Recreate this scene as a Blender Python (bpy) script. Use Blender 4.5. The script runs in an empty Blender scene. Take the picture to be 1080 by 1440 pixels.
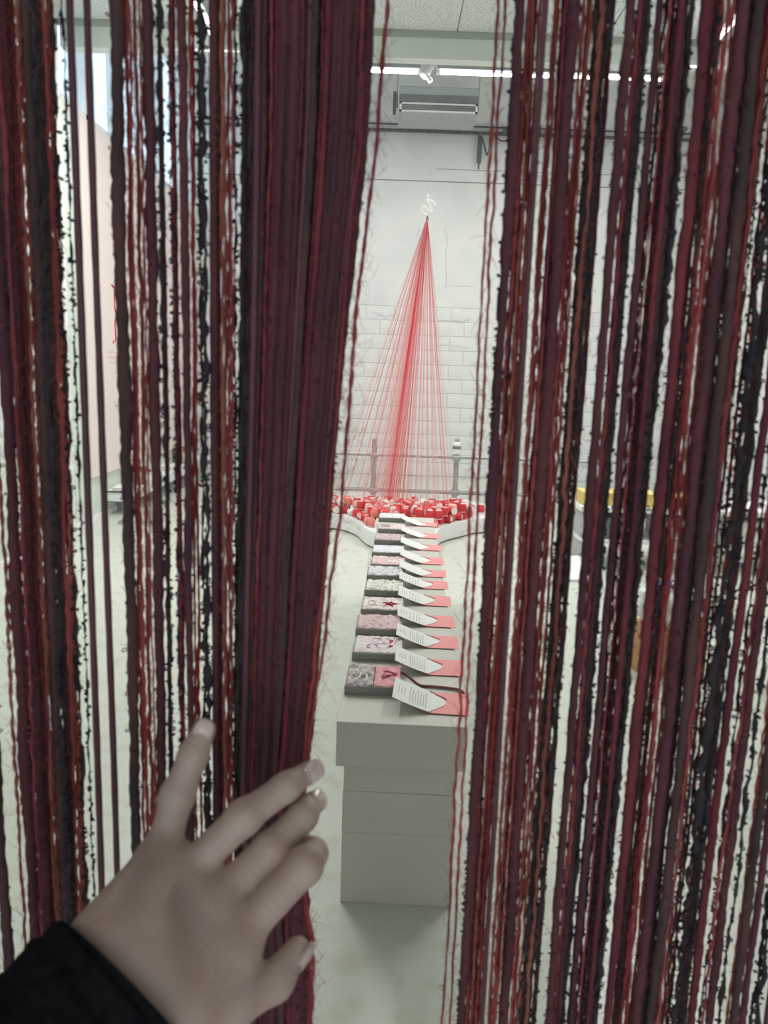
import bpy, bmesh, math, random
import numpy as np
from mathutils import Vector, Matrix

random.seed(7)
RNG = np.random.default_rng(11)
SC = bpy.context.scene
COL = SC.collection
PI = math.pi

# ------------------------------------------------------------------ camera
F, CX, CY, H = 1100.0, 540.0, 720.0, 1.5


def _n(v):
    v = np.array(v, float)
    return v / np.linalg.norm(v)


EY = _n([6.8, -199, 1100])
EX = np.array([1, .034, 0])
EX = _n(EX - EY * np.dot(EX, EY))
EZ = np.cross(EX, EY)
MC = np.stack([EX, EY, EZ], 1)            # camera(right, down, forward) from world
CAMP = np.array([0, 0, H])
cam_d = bpy.data.cameras.new('camera')
cam_d.sensor_fit = 'VERTICAL'
cam_d.sensor_height = 36
cam_d.lens = F / 1440 * 36
cam_d.clip_start = .02
cam_d.dof.use_dof = True
cam_d.dof.focus_distance = 3.2
cam_d.dof.aperture_fstop = 14
cam = bpy.data.objects.new('camera', cam_d)
COL.objects.link(cam)
_r, _d, _f = MC[0], MC[1], MC[2]
cam.matrix_world = Matrix(((_r[0], -_d[0], -_f[0], 0), (_r[1], -_d[1], -_f[1], 0), (_r[2], -_d[2], -_f[2], H), (0, 0, 0, 1)))
SC.camera = cam

# ------------------------------------------------------------------ world, exposure, large lights
W = bpy.data.worlds.new('world')
SC.world = W
W.use_nodes = True
W.node_tree.nodes['Background'].inputs[0].default_value = (.80, .92, 1.0, 1)
W.node_tree.nodes['Background'].inputs[1].default_value = 0.95
SC.view_settings.view_transform = 'Standard'
SC.view_settings.look = 'None'
SC.view_settings.gamma = 1
SC.view_settings.use_curve_mapping = False
SC.view_settings.exposure = 0.72
LIGHT_K = 0.42


def area(name, loc, sx, sy, power, color=(1, .99, .95), rot=(0, 0, 0)):
    l = bpy.data.lights.new(name, 'AREA')
    l.shape = 'RECTANGLE'
    l.size, l.size_y, l.energy, l.color = sx, sy, power * LIGHT_K, color
    o = bpy.data.objects.new(name, l)
    COL.objects.link(o)
    o.location, o.rotation_euler = loc, rot
    return o


# ------------------------------------------------------------------ helpers
def ray(px, py):
    return MC.T @ np.array([(px - CX) / F, (py - CY) / F, 1])


def on_z(px, py, z):
    d = ray(px, py)
    return CAMP + d * ((z - H) / d[2])


def on_y(px, py, Y):
    d = ray(px, py)
    return CAMP + d * (Y / d[1])


def cam_pt(px, py, dep):
    return CAMP + ray(px, py) * dep


def mat(name, c1, c2=None, scale=20, rough=.6, bump=0, bscale=None, trans=0, metal=0, stretch=None, emit=0, detail=4, ramp=(.35, .65), sheen=0, c3=None, spec=None):
    m = bpy.data.materials.new(name)
    m.use_nodes = True
    nt = m.node_tree
    N, L = nt.nodes, nt.links
    p = N['Principled BSDF']
    p.inputs['Roughness'].default_value = rough
    p.inputs['Metallic'].default_value = metal
    if spec is not None:
        p.inputs['Specular IOR Level'].default_value = spec
    if sheen:
        p.inputs['Sheen Weight'].default_value = sheen
        p.inputs['Sheen Tint'].default_value = (*c1, 1)
    p.inputs['Base Color'].default_value = (*c1, 1)
    tc = N.new('ShaderNodeTexCoord')
    mp = N.new('ShaderNodeMapping')
    L.new(tc.outputs['Object'], mp.inputs[0])
    if stretch:
        mp.inputs['Scale'].default_value = stretch
    colsock = None
    if c2 is not None:
        nz = N.new('ShaderNodeTexNoise')
        nz.inputs['Scale'].default_value = scale
        nz.inputs['Detail'].default_value = detail
        L.new(mp.outputs[0], nz.inputs['Vector'])
        rp = N.new('ShaderNodeValToRGB')
        rp.color_ramp.elements[0].position = ramp[0]
        rp.color_ramp.elements[1].position = ramp[1]
        rp.color_ramp.elements[0].color = (*c1, 1)
        rp.color_ramp.elements[1].color = (*c2, 1)
        if c3 is not None:
            e = rp.color_ramp.elements.new(min(.95, ramp[1] + .12))
            e.color = (*c3, 1)
        L.new(nz.outputs['Fac'], rp.inputs[0])
        L.new(rp.outputs[0], p.inputs['Base Color'])
        colsock = rp.outputs[0]
    if bump:
        nb = N.new('ShaderNodeTexNoise')
        nb.inputs['Scale'].default_value = bscale or scale * 4
        nb.inputs['Detail'].default_value = 5
        L.new(mp.outputs[0], nb.inputs['Vector'])
        bp = N.new('ShaderNodeBump')
        bp.inputs['Strength'].default_value = bump
        bp.inputs['Distance'].default_value = .002
        L.new(nb.outputs['Fac'], bp.inputs['Height'])
        L.new(bp.outputs[0], p.inputs['Normal'])
    if emit:
        p.inputs['Emission Color'].default_value = (*c1, 1)
        p.inputs['Emission Strength'].default_value = emit
    if trans:
        t = N.new('ShaderNodeBsdfTranslucent')
        t.inputs[0].default_value = (*c1, 1)
        if colsock:
            L.new(colsock, t.inputs[0])
        mx = N.new('ShaderNodeMixShader')
        mx.inputs[0].default_value = trans
        L.new(p.outputs[0], mx.inputs[1])
        L.new(t.outputs[0], mx.inputs[2])
        L.new(mx.outputs[0], N['Material Output'].inputs[0])
    return m


def np_mesh(name, V, Q, smooth=True, mats=None, mi=None):
    """V (n,3); Q list of index arrays (k,3) or (k,4)"""
    me = bpy.data.meshes.new(name)
    me.vertices.add(len(V))
    me.vertices.foreach_set('co', np.ascontiguousarray(V, np.float32).ravel())
    Qs = Q if isinstance(Q, list) else [Q]
    idx = np.concatenate([q.ravel() for q in Qs]).astype(np.int32)
    tot = np.concatenate([np.full(len(q), q.shape[1]) for q in Qs])
    st = np.concatenate([[0], np.cumsum(tot)[:-1]]).astype(np.int32)
    me.loops.add(len(idx))
    me.loops.foreach_set('vertex_index', idx)
    me.polygons.add(len(tot))
    me.polygons.foreach_set('loop_start', st)
    if mi is not None:
        me.polygons.foreach_set('material_index', np.asarray(mi, np.int32))
    me.update(calc_edges=True)
    me.validate()
    if smooth:
        me.shade_smooth()
    for m in (mats or []):
        me.materials.append(m)
    return me


def link(name, me, parent=None, m=None, loc=None):
    o = bpy.data.objects.new(name, me)
    COL.objects.link(o)
    if m is not None and me is not None and not me.materials:
        me.materials.append(m)
    if parent is not None:
        o.parent = parent
    if loc is not None:
        o.location = loc
    return o


def tag(o, label=None, cat=None, group=None, kind=None):
    if label:
        o['label'] = label
    if cat:
        o['category'] = cat
    if group:
        o['group'] = group
    if kind:
        o['kind'] = kind
    return o


def empty(name, loc=(0, 0, 0), rz=0):
    o = link(name, None)
    o.location = loc
    o.rotation_euler = (0, 0, rz)
    o.empty_display_size = .1
    return o


class MB:
    """collects boxes, prisms and tubes into one mesh"""

    def __init__(s):
        s.v, s.f, s.mi = [], [], []

    def add(s, V, Fs, mi=0):
        b = len(s.v)
        s.v += [tuple(float(c) for c in p) for p in V]
        s.f += [tuple(b + i for i in f) for f in Fs]
        s.mi += [mi] * len(Fs)
        return s

    def box(s, a, b, mi=0):
        (x0, y0, z0), (x1, y1, z1) = a, b
        V = [(x0, y0, z0), (x1, y0, z0), (x1, y1, z0), (x0, y1, z0), (x0, y0, z1), (x1, y0, z1), (x1, y1, z1), (x0, y1, z1)]
        return s.add(V, [(3, 2, 1, 0), (4, 5, 6, 7), (0, 1, 5, 4), (1, 2, 6, 5), (2, 3, 7, 6), (3, 0, 4, 7)], mi)

    def tube(s, pts, r, n=10, mi=0, cap=True):
        pts = [Vector(p) for p in pts]
        rs = r if isinstance(r, (list, tuple)) else [r] * len(pts)
        ref = None
        rings = []
        for i, p in enumerate(pts):
            t = (pts[min(i + 1, len(pts) - 1)] - pts[max(i - 1, 0)]).normalized()
            if ref is None:
                ref = t.orthogonal().normalized()
            u = (ref - t * ref.dot(t)).normalized()
            ref = u
            w = t.cross(u)
            rings.append([p + (u * math.cos(2 * PI * k / n) + w * math.sin(2 * PI * k / n)) * rs[i] for k in range(n)])
        V = [q for rg in rings for q in rg]
        Fs = []
        for i in range(len(pts) - 1):
            for k in range(n):
                a, b = i * n + k, i * n + (k + 1) % n
                Fs.append((a, b, b + n, a + n))
        if cap:
            Fs.append(tuple(range(n))[::-1])
            Fs.append(tuple((len(pts) - 1) * n + k for k in range(n)))
        return s.add(V, Fs, mi)

    def prism(s, poly, z0, z1, mi=0):
        n = len(poly)
        V = [(x, y, z0) for x, y in poly] + [(x, y, z1) for x, y in poly]
        Fs = [tuple(range(n))[::-1], tuple(range(n, 2 * n))] + [(i, (i + 1) % n, n + (i + 1) % n, n + i) for i in range(n)]
        return s.add(V, Fs, mi)

    def mesh(s, name, mats, smooth=False, bevel=0, seg=2):
        me = bpy.data.meshes.new(name)
        me.from_pydata(s.v, [], s.f)
        for m in (mats if isinstance(mats, (list, tuple)) else [mats]):
            me.materials.append(m)
        me.polygons.foreach_set('material_index', s.mi)
        bm = bmesh.new()
        bm.from_mesh(me)
        bmesh.ops.recalc_face_normals(bm, faces=bm.faces)
        if bevel:
            es = [e for e in bm.edges if len(e.link_faces) == 2 and e.calc_face_angle(0) > .6]
            bmesh.ops.bevel(bm, geom=es, offset=bevel, segments=seg, affect='EDGES', profile=.5)
        bm.to_mesh(me)
        bm.free()
        if smooth:
            me.shade_smooth()
            try:
                me.set_sharp_from_angle(angle=math.radians(40))
            except Exception:
                pass
        me.update()
        return me

    def build(s, name, mats, parent=None, smooth=False, bevel=0, seg=2, loc=None):
        return link(name, s.mesh(name, mats, smooth, bevel, seg), parent, loc=loc)


def smooth_poly(pts, n=8, closed=False):
    """Catmull-Rom through points"""
    P = [np.array(p, float) for p in pts]
    out = []
    m = len(P)
    for i in range(m if closed else m - 1):
        p0 = P[(i - 1) % m] if closed or i > 0 else P[0]
        p1, p2 = P[i], P[(i + 1) % m]
        p3 = P[(i + 2) % m] if closed or i + 2 < m else P[-1]
        for k in range(n):
            t = k / n
            out.append(.5 * ((2 * p1) + (-p0 + p2) * t + (2 * p0 - 5 * p1 + 4 * p2 - p3) * t * t + (-p0 + 3 * p1 - 3 * p2 + p3) * t ** 3))
    if not closed:
        out.append(P[-1])
    return out


# ------------------------------------------------------------------ materials
M = {}
M['wall'] = mat('wall_paint', (.78, .79, .77), (.70, .72, .71), scale=1.6, rough=.75, bump=.12, bscale=60)
M['wall_green'] = mat('wall_paint_greenish', (.66, .72, .67), (.60, .67, .62), scale=2, rough=.6)
M['block'] = mat('painted_block', (.79, .80, .79), (.70, .71, .70), scale=3.5, rough=.8, bump=.5, bscale=70)
M['mortar'] = mat('painted_mortar', (.60, .62, .61), (.68, .69, .68), scale=5, rough=.9)
M['seam'] = mat('dark_joint', (.25, .26, .25), rough=.9)
M['crack'] = mat('paint_crack', (.42, .43, .42), (.6, .6, .6), scale=9, rough=.9)
M['tile'] = mat('acoustic_tile', (.72, .76, .76), (.40, .44, .45), scale=70, rough=.9, bump=.6, bscale=120, ramp=(.52, .64), detail=3)
M['beam'] = mat('beam_paint', (.74, .79, .77), (.70, .75, .73), scale=3, rough=.6)
M['olive'] = mat('olive_band', (.42, .46, .42), rough=.7)
M['white'] = mat('white_paint', (.83, .84, .84), (.80, .81, .81), scale=6, rough=.45)
M['platform'] = mat('white_board', (.84, .84, .84), (.79, .79, .78), scale=5, rough=.4)
M['plinth'] = mat('grey_plinth_paint', (.60, .585, .52), (.57, .555, .49), scale=4, rough=.5, bump=.05)
M['tabletop'] = mat('grey_table_paint', (.58, .575, .52), (.55, .545, .49), scale=4, rough=.42, bump=.05)
M['metal'] = mat('galvanised_pipe', (.48, .49, .49), (.36, .37, .37), scale=12, rough=.4, metal=.6)
M['dark_metal'] = mat('dark_conduit', (.10, .10, .10), (.16, .16, .16), scale=20, rough=.5)
M['unit'] = mat('unit_grey', (.42, .46, .45), (.38, .42, .42), scale=4, rough=.5)
M['unit_dark'] = mat('unit_dark_grey', (.21, .235, .235), (.19, .21, .21), scale=4, rough=.5)
M['slot'] = mat('outlet_slot', (.30, .32, .32), (.16, .17, .17), scale=60, rough=.6, stretch=(.05, 1, 1))
M['tube'] = mat('fluorescent_tube', (1, 1, .93), emit=5)
M['red'] = mat('red_thread', (.78, .07, .085), (.60, .04, .05), scale=160, rough=.7, bump=.6, bscale=500, stretch=(1, 1, 5))
M['coral'] = mat('coral_thread', (.86, .28, .24), (.76, .18, .16), scale=160, rough=.7, bump=.6, bscale=500, stretch=(1, 1, 5))
M['pink'] = mat('pink_thread', (.88, .55, .50), (.82, .44, .41), scale=160, rough=.7, bump=.6, bscale=500, stretch=(1, 1, 5))
M['spool_white'] = mat('spool_white', (.86, .84, .80), (.78, .75, .70), scale=40, rough=.5)
M['line_red'] = mat('fine_red_thread', (.92, .17, .21), (.88, .12, .16), scale=30, rough=.7, trans=.35)
M['line_pale'] = mat('fine_pale_thread', (.88, .58, .57), (.84, .48, .48), scale=30, rough=.7, trans=.35)
M['tray'] = mat('tray_grey_board', (.31, .31, .28), (.28, .28, .255), scale=30, rough=.7)
M['paper'] = mat('white_paper', (.80, .81, .79), (.77, .78, .76), scale=8, rough=.7)
M['salmon'] = mat('salmon_card', (.86, .33, .33), (.83, .30, .30), scale=10, rough=.6)
M['ink'] = mat('grey_ink', (.36, .37, .37), rough=.8)
M['edge_red'] = mat('dark_red_edge', (.24, .03, .05), rough=.7)
M['brown_box'] = mat('cardboard', (.45, .24, .12), (.40, .21, .10), scale=20, rough=.8)
M['yellow'] = mat('yellow_paper', (.72, .56, .20), (.66, .50, .16), scale=6, rough=.7)
M['blue'] = mat('blue_cloth', (.16, .20, .42), (.10, .13, .30), scale=25, rough=.8)
M['pinkpanel'] = mat('pale_pink_panel', (.80, .70, .685), (.78, .68, .67), scale=2, rough=.6)
M['cuff'] = mat('black_knit', (.006, .006, .007), (.012, .012, .013), scale=240, rough=.95, bump=.5, bscale=700, spec=.1)
M['nail'] = mat('pale_nail_polish', (.66, .46, .40), (.78, .62, .56), scale=300, rough=.12)
M['anteroom'] = mat('anteroom_paint', (.52, .50, .47), (.48, .46, .43), scale=2, rough=.8)
# skin
M['skin'] = mat('skin', (.50, .37, .305), (.47, .31, .25), scale=38, rough=.5, bump=.18, bscale=420, ramp=(.42, .72), detail=3)
_p = M['skin'].node_tree.nodes['Principled BSDF']
_p.inputs['Subsurface Weight'].default_value = .08
_p.inputs['Subsurface Radius'].default_value = (.008, .003, .002)
_p.inputs['Subsurface Scale'].default_value = .5
# yarns
M['y_cord'] = mat('maroon_cord', (.125, .034, .042), (.085, .025, .032), scale=9, rough=.45, bump=.4, bscale=900, sheen=.25)
M['y_maroon'] = mat('maroon_chenille', (.160, .047, .054), (.090, .032, .038), scale=45, rough=.9, bump=.6, bscale=1200, sheen=.2, trans=.16, stretch=(1, 1, .25))
M['y_red'] = mat('red_chenille', (.27, .052, .062), (.14, .032, .04), scale=40, rough=.9, bump=.6, bscale=1200, trans=.25, sheen=.2, stretch=(1, 1, .25))
M['y_brown'] = mat('brown_black_chenille', (.115, .048, .044), (.048, .030, .029), scale=50, rough=.9, bump=.6, bscale=1200, sheen=.1, stretch=(1, 1, .3), c3=(.15, .05, .04))
M['y_black'] = mat('black_boucle', (.022, .020, .020), (.042, .028, .027), scale=60, rough=.9, bump=.4, bscale=1200)
M['y_mohair'] = mat('red_mohair', (.74, .24, .25), (.50, .12, .13), scale=40, rough=.8, trans=.7, stretch=(1, 1, .2))
M['y_rust'] = mat('rust_mohair', (.72, .34, .28), (.52, .18, .15), scale=40, rough=.8, trans=.7, stretch=(1, 1, .2))
# floor: polished pale concrete with stains, pits and scratches
fm = mat('polished_concrete', (.60, .63, .57), (.55, .585, .53), scale=.9, rough=.33, detail=8, ramp=(.35, .7))
_nt = fm.node_tree
_N, _L = _nt.nodes, _nt.links
_p = _N['Principled BSDF']
_base = _p.inputs['Base Color'].links[0].from_socket
_tc = _N.new('ShaderNodeTexCoord')
_sp = _N.new('ShaderNodeTexNoise')
_sp.inputs['Scale'].default_value = 11
_sp.inputs['Detail'].default_value = 9
_L.new(_tc.outputs['Object'], _sp.inputs['Vector'])
_rp = _N.new('ShaderNodeValToRGB')
_rp.color_ramp.elements[0].position, _rp.color_ramp.elements[1].position = .28, .5
_rp.color_ramp.elements[0].color = (.86, .85, .80, 1)
_rp.color_ramp.elements[1].color = (1, 1, 1, 1)
_L.new(_sp.outputs['Fac'], _rp.inputs[0])
_mx = _N.new('ShaderNodeMix')
_mx.data_type = 'RGBA'
_mx.blend_type = 'MULTIPLY'
_mx.inputs[0].default_value = 1
_L.new(_base, _mx.inputs[6])
_L.new(_rp.outputs[0], _mx.inputs[7])
_vo = _N.new('ShaderNodeTexVoronoi')
_vo.inputs['Scale'].default_value = 5
_L.new(_tc.outputs['Object'], _vo.inputs['Vector'])
_vr = _N.new('ShaderNodeValToRGB')
_vr.color_ramp.elements[0].position, _vr.color_ramp.elements[1].position = .018, .035
_vr.color_ramp.elements[0].color = (.25, .23, .2, 1)
_L.new(_vo.outputs['Distance'], _vr.inputs[0])
_mx2 = _N.new('ShaderNodeMix')
_mx2.data_type = 'RGBA'
_mx2.blend_type = 'MULTIPLY'
_mx2.inputs[0].default_value = .7
_L.new(_mx.outputs[2], _mx2.inputs[6])
_L.new(_vr.outputs[0], _mx2.inputs[7])
_L.new(_mx2.outputs[2], _p.inputs['Base Color'])
M['floor'] = fm
gl = bpy.data.materials.new('window_glass')
gl.use_nodes = True
_N, _L = gl.node_tree.nodes, gl.node_tree.links
_t, _g, _x = _N.new('ShaderNodeBsdfTransparent'), _N.new('ShaderNodeBsdfGlossy'), _N.new('ShaderNodeMixShader')
_t.inputs[0].default_value = (.93, .97, 1, 1)
_g.inputs['Roughness'].default_value = .03
_x.inputs[0].default_value = .06
_L.new(_t.outputs[0], _x.inputs[1])
_L.new(_g.outputs[0], _x.inputs[2])
_L.new(_x.outputs[0], _N['Material Output'].inputs[0])
M['glass'] = gl

# ================================================================== STRUCTURE
XL, XR, YB, YW = -2.75, 4.3, 11.35, .56        # left wall, right wall, back wall, near face of the door wall
WT = .14
ZC, ZH, YBM = 4.2, 5.35, 6.885                # tiled ceiling, high ceiling, beam


def struct(name, mb, m, label, parent=None, **k):
    o = mb.build(name, m, parent, **k)
    tag(o, label, None, None, 'structure')
    return o


struct('floor', MB().box((XL - .2, -1.9, -.1), (XR + .2, YB + .2, 0)), M['floor'], 'pale polished concrete floor with faint stains and scratches')
# back wall: plaster above, painted blocks below
wb = struct('wall_back', MB().box((XL - .2, YB + .012, 0), (XR + .2, YB + .2, 2.4)).box((XL - .2, YB - .004, 2.4), (XR + .2, YB + .2, ZH)), M['wall'], 'white painted back wall, blockwork below and plaster above')
bw, bh, jt = .40, .20, .007
blk = MB().box((-bw / 2 + jt / 2, 0, -bh / 2 + jt / 2), (bw / 2 - jt / 2, .03, bh / 2 - jt / 2)).mesh('block', M['block'], bevel=.004, seg=1)
hblk = MB().box((-bw / 4 + jt / 2, 0, -bh / 2 + jt / 2), (bw / 4 - jt / 2, .03, bh / 2 - jt / 2)).mesh('half_block', M['block'], bevel=.004, seg=1)
for r in range(12):
    x = XL + (0 if r % 2 else -bw / 2) + bw / 2
    while x < XR + bw / 2:
        link('block', blk, wb, loc=(x, YB - .003 + random.uniform(-.0025, .0025), r * bh + bh / 2))
        x += bw
mo = MB()
mo.box((XL, YB + .004, 0), (XR, YB + .013, 2.4))
mo.build('mortar', M['mortar'], wb)
# plaster joints and cracks in the paint
sm = MB()
for z, x0, x1, h in ((4.06, XL, XR, .012), (4.225, .55, XR, .006)):
    sm.box((x0, YB - .006, z), (x1, YB - .003, z + h))
sm.build('plaster_joint', M['seam'], wb)


def crack(pts, w):
    c = MB()
    P = []
    for (a, b) in zip(pts[:-1], pts[1:]):
        for k in range(6):
            t = k / 6
            q = on_y(a[0] + (b[0] - a[0]) * t, a[1] + (b[1] - a[1]) * t, YB)
            P.append((q[0] + random.uniform(-.02, .02), YB - .0045, q[2] + random.uniform(-.02, .02)))
    c.tube(P, w, 4)
    c.build('crack', M['crack'], wb)


crack([(626, 316), (629, 345), (627, 360), (628, 415)], .0035)
crack([(630, 403), (650, 402), (672, 404)], .003)
crack([(525, 441), (545, 446), (558, 441)], .0035)
crack([(618, 452), (632, 449), (645, 454), (665, 448)], .0035)
crack([(612, 486), (635, 487), (668, 489)], .0035)
crack([(590, 320), (586, 333)], .005)

wl = struct('wall_left', MB().box((XL - .2, YW, 0), (XL, YB + .2, 3.6)).box((XL - .2, YW, 3.6), (XL, 6.7, ZH)).box((XL - .2, 6.7, ZH - .12), (XL, YB + .2, ZH)), M['wall_green'], 'pale greenish white left wall under a strip of high windows')
struct('wall_right', MB().box((XR, YW, 0), (XR + .2, YB + .2, ZH)), M['wall'], 'white painted right wall of the gallery')
DX0, DX1, DZ = -.62, .64, 2.2
struct('wall_front', MB().box((XL - .2, YW, 0), (DX0, YW + WT, ZH)).box((DX1, YW, 0), (XR + .2, YW + WT, ZH)).box((DX0, YW, DZ), (DX1, YW + WT, ZH)), M['anteroom'], 'grey wall around the doorway where the curtain hangs')
struct('wall_anteroom', MB().box((-1.5, -1.9, 0), (-1.36, YW, 2.7)).box((1.36, -1.9, 0), (1.5, YW, 2.7)), M['anteroom'], 'side walls of the dim space before the doorway')
struct('ceiling_anteroom', MB().box((-1.5, -1.9, 2.7), (1.5, YW, 2.8)), M['anteroom'], 'low ceiling of the dim space before the doorway')
# tiled ceiling
ce = struct('ceiling', MB().box((XL - .2, YW, ZC + .02), (XR + .2, YBM, ZC + .12)).box((XL - .2, YBM, ZH), (XR + .2, YB + .2, ZH + .1)), M['white'], 'gallery ceiling, speckled acoustic tiles in front and a higher bay behind')
tw, td = 1.2, .6
tl = MB().box((-tw / 2 + .004, -td / 2 + .004, 0), (tw / 2 - .004, td / 2 - .004, .02)).mesh('ceiling_tile', M['tile'], bevel=.004, seg=1)
xs = on_z(648, 20, ZC)[0]
k0 = math.ceil((XL - xs) / tw)
for i in range(k0, k0 + 6):
    for j in range(10):
        yc = YBM - td / 2 - j * td
        xc = xs + i * tw - tw / 2
        if xc + tw / 2 < XL + .1 or xc > XR:
            continue
        link('ceiling_tile', tl, ce, loc=(xc, yc, ZC))
MB().box((XL - .2, YBM - .004, ZC - .05), (XR + .2, YBM + .01, ZC + .02)).build('edge_band', M['olive'], ce)  # olive band along the end of the tiles
struct('trim_1', MB().box((XL, YBM + .01, ZC - .205), (XR, YBM + .13, ZH)), M['beam'], 'white beam across the ceiling where the tiles end')
struct('trim_2', MB().box((XL, 8.9, 4.725), (XR, 9.06, 4.765)), M['unit_dark'], 'grey trunking strip above the fluorescent lights')
struct('trim_3', MB().box((XL, 6.42, 0), (XL + .05, 6.72, 3.6)).box((XL, 6.42, 3.6), (XL + .05, 6.72, ZH)), M['white'], 'white pilaster on the left wall', bevel=.006)
struct('baseboard_left', MB().box((XL, YW + WT, 0), (XL + .012, 6.42, .05)).box((XL, 6.72, 0), (XL + .012, YB, .05)), M['white'], 'thin white skirting along the left wall')
# clerestory windows in the left wall
for i in range(3):
    y0, y1 = 6.75 + i * 1.6, 6.75 + (i + 1) * 1.6
    fr = MB()
    for a, b in (((y0, 3.6), (y1, 3.67)), ((y0, 5.16), (y1, 5.23)), ((y0, 3.6), (y0 + .06, 5.23)), ((y1 - .06, 3.6), (y1, 5.23)), ((y0 + .77, 3.6), (y0 + .82, 5.23))):
        fr.box((XL - .12, a[0], a[1]), (XL - .04, b[0], b[1]))
    w = struct('window_%d' % (i + 1), fr, M['white'], 'high white framed window above the left wall')
    for (a, b) in ((y0 + .06, y0 + .77), (y0 + .82, y1 - .06)):
        MB().box((XL - .085, a, 3.67), (XL - .08, b, 5.16)).build('pane', M['glass'], w)

# pale pink panel on the left wall
pp = MB().box((XL, 7.2, .42), (XL + .03, 11.2, 3.57)).build('wall_panel', M['pinkpanel'], bevel=.003, seg=1)
tag(pp, 'pale pink display panel with a red bracket mark on left wall', 'panel')
bz = [(a - .58, 1.5 + (b - 1.5) * .935) for a, b in ((8.42, 2.28), (8.50, 2.24), (8.49, 2.06), (8.56, 1.98), (8.49, 1.90), (8.50, 1.74), (8.42, 1.69))]
MB().tube([(XL + .032, p[0], p[1]) for p in smooth_poly(bz, 6)], .008, 5).build('bracket_mark', M['red'], pp)
tx = MB()
for k in range(3):
    tx.box((XL + .03, 7.72 + .02 * k, 1.58 - .05 * k), (XL + .0315, 8.04 - .05 * k, 1.592 - .05 * k))
tx.build('printed_lines', M['pink'], pp)

# ================================================================== LIGHTS IN THE ROOM
def batten(x0, x1, y, z, label, tubes_mat=True, along='x', power=0):
    L_ = abs(x1 - x0)
    o = empty('fluorescent_light', ((x0 + x1) / 2, y, z) if along == 'x' else (y, (x0 + x1) / 2, z), 0 if along == 'x' else PI / 2)
    tag(o, label, 'light', 'fluorescent lights')
    MB().box((-L_ / 2, -.035, .03), (L_ / 2, .035, .085)).build('housing', M['unit'], o, bevel=.006)
    MB().tube([(-L_ / 2 + .03, 0, 0), (L_ / 2 - .03, 0, 0)], .017, 12).build('lamp_tube', M['tube'], o, smooth=True)
    for s in (-1, 1):
        MB().box((s * L_ / 2 - .016, -.02, -.02), (s * L_ / 2 + .016, .02, .05)).build('lamp_holder', M['white'], o, bevel=.004)
    top = (ZC if (y < YBM and along == 'x') or along == 'y' else ZH) - z
    for s in (-1, 1):
        MB().tube([(s * L_ * .35, 0, .08), (s * L_ * .35, 0, top)], .006, 6).build('suspension_rod', M['metal'], o)
    if power:
        area('fluorescent_glow', (o.location.x, o.location.y, z - .03), L_, .12, power, rot=(0, 0, o.rotation_euler.z))
    return o


batten(-1.35, .225, 9, 4.62, 'fluorescent batten hung left of the small white spotlight', power=40)
batten(.41, 1.66, 9, 4.625, 'fluorescent batten hung right of the small white spotlight', power=40)
batten(1.70, 2.95, 9, 4.63, 'fluorescent batten hung nearest to the right-hand wall', power=40)
batten(4.2, 5.5, -1.48, 4.05, 'fluorescent batten under the tiles near the left windows, nearer the doorway', along='y', power=70)
batten(5.6, 6.8, -1.48, 4.05, 'fluorescent batten under the tiles near the left windows, beside the beam', along='y', power=70)
batten(4.2, 5.5, 2.4, 4.05, 'added fluorescent batten under the tiles on the right, nearer the doorway', along='y', power=70)  # invented fixture, added to carry an area lamp lighting the room
batten(5.6, 6.8, 2.4, 4.05, 'added fluorescent batten under the tiles on the right, beside the beam', along='y', power=70)  # second added fixture, there for the light of its area lamp

# white spotlight on the trunking
sp = empty('spotlight', (.32, 9.0, 4.70))
tag(sp, 'small white spotlight clamped between two fluorescent battens', 'light')
MB().tube([(.02, 0, .16), (.03, 0, .02)], .012, 8).build('stem', M['white'], sp, smooth=True)
MB().box((-.04, -.03, .10), (.08, .03, .145)).build('clamp', M['white'], sp, bevel=.004)
MB().tube([(.05, 0, .03), (-.01, -.03, -.06), (-.06, -.05, -.13)], [.032, .04, .05], 14).build('lamp_head', M['white'], sp, smooth=True)
MB().tube([(-.03, -.06, -.12), (.02, -.07, -.19)], [.02, .03], 10).build('barn_door', M['white'], sp, smooth=True)
MB().tube([(.02, 0, .16), (.02, 0, ZH - 4.70)], .006, 6).build('suspension_rod', M['metal'], sp)

# ================================================================== AIR CONDITIONER, CONDUIT
ac = empty('air_conditioner', (.49, 10.45, 4.575))
tag(ac, 'grey ceiling fan unit with a white framed outlet on back wall', 'air conditioner')
prof = [(-.27, .30), (-.30, .285), (-.30, .02), (-.28, .0), (.34, .0), (.34, .30)]      # (y, z)
V = [(x, p[0], p[1]) for x in (-.48, .48) for p in prof]
n = len(prof)
MB().add(V, [tuple(range(n))[::-1], tuple(range(n, 2 * n))] + [(i, (i + 1) % n, n + (i + 1) % n, n + i) for i in range(n)]).build('body', M['unit'], ac, bevel=.006)
MB().box((-.475, -.306, .115), (.475, -.298, .20)).build('front_panel', M['unit_dark'], ac, bevel=.002)
fr = MB()
for a, b in (((-.47, .005), (.47, .022)), ((-.47, .088), (.47, .105)), ((-.47, .005), (-.445, .105)), ((.445, .005), (.47, .105))):
    fr.box((a[0], -.316, a[1]), (b[0], -.298, b[1]))
fr.build('outlet_frame', M['white'], ac)
MB().box((-.45, -.306, .015), (.45, -.298, .095)).build('outlet', M['slot'], ac)
for k in range(2):
    MB().box((-.445, -.314, .04 + .025 * k), (.445, -.304, .044 + .025 * k)).build('louvre', M['unit'], ac)
MB().box((-.55, -.2, .02), (-.51, -.1, .26)).build('side_bracket', M['dark_metal'], ac)
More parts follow.
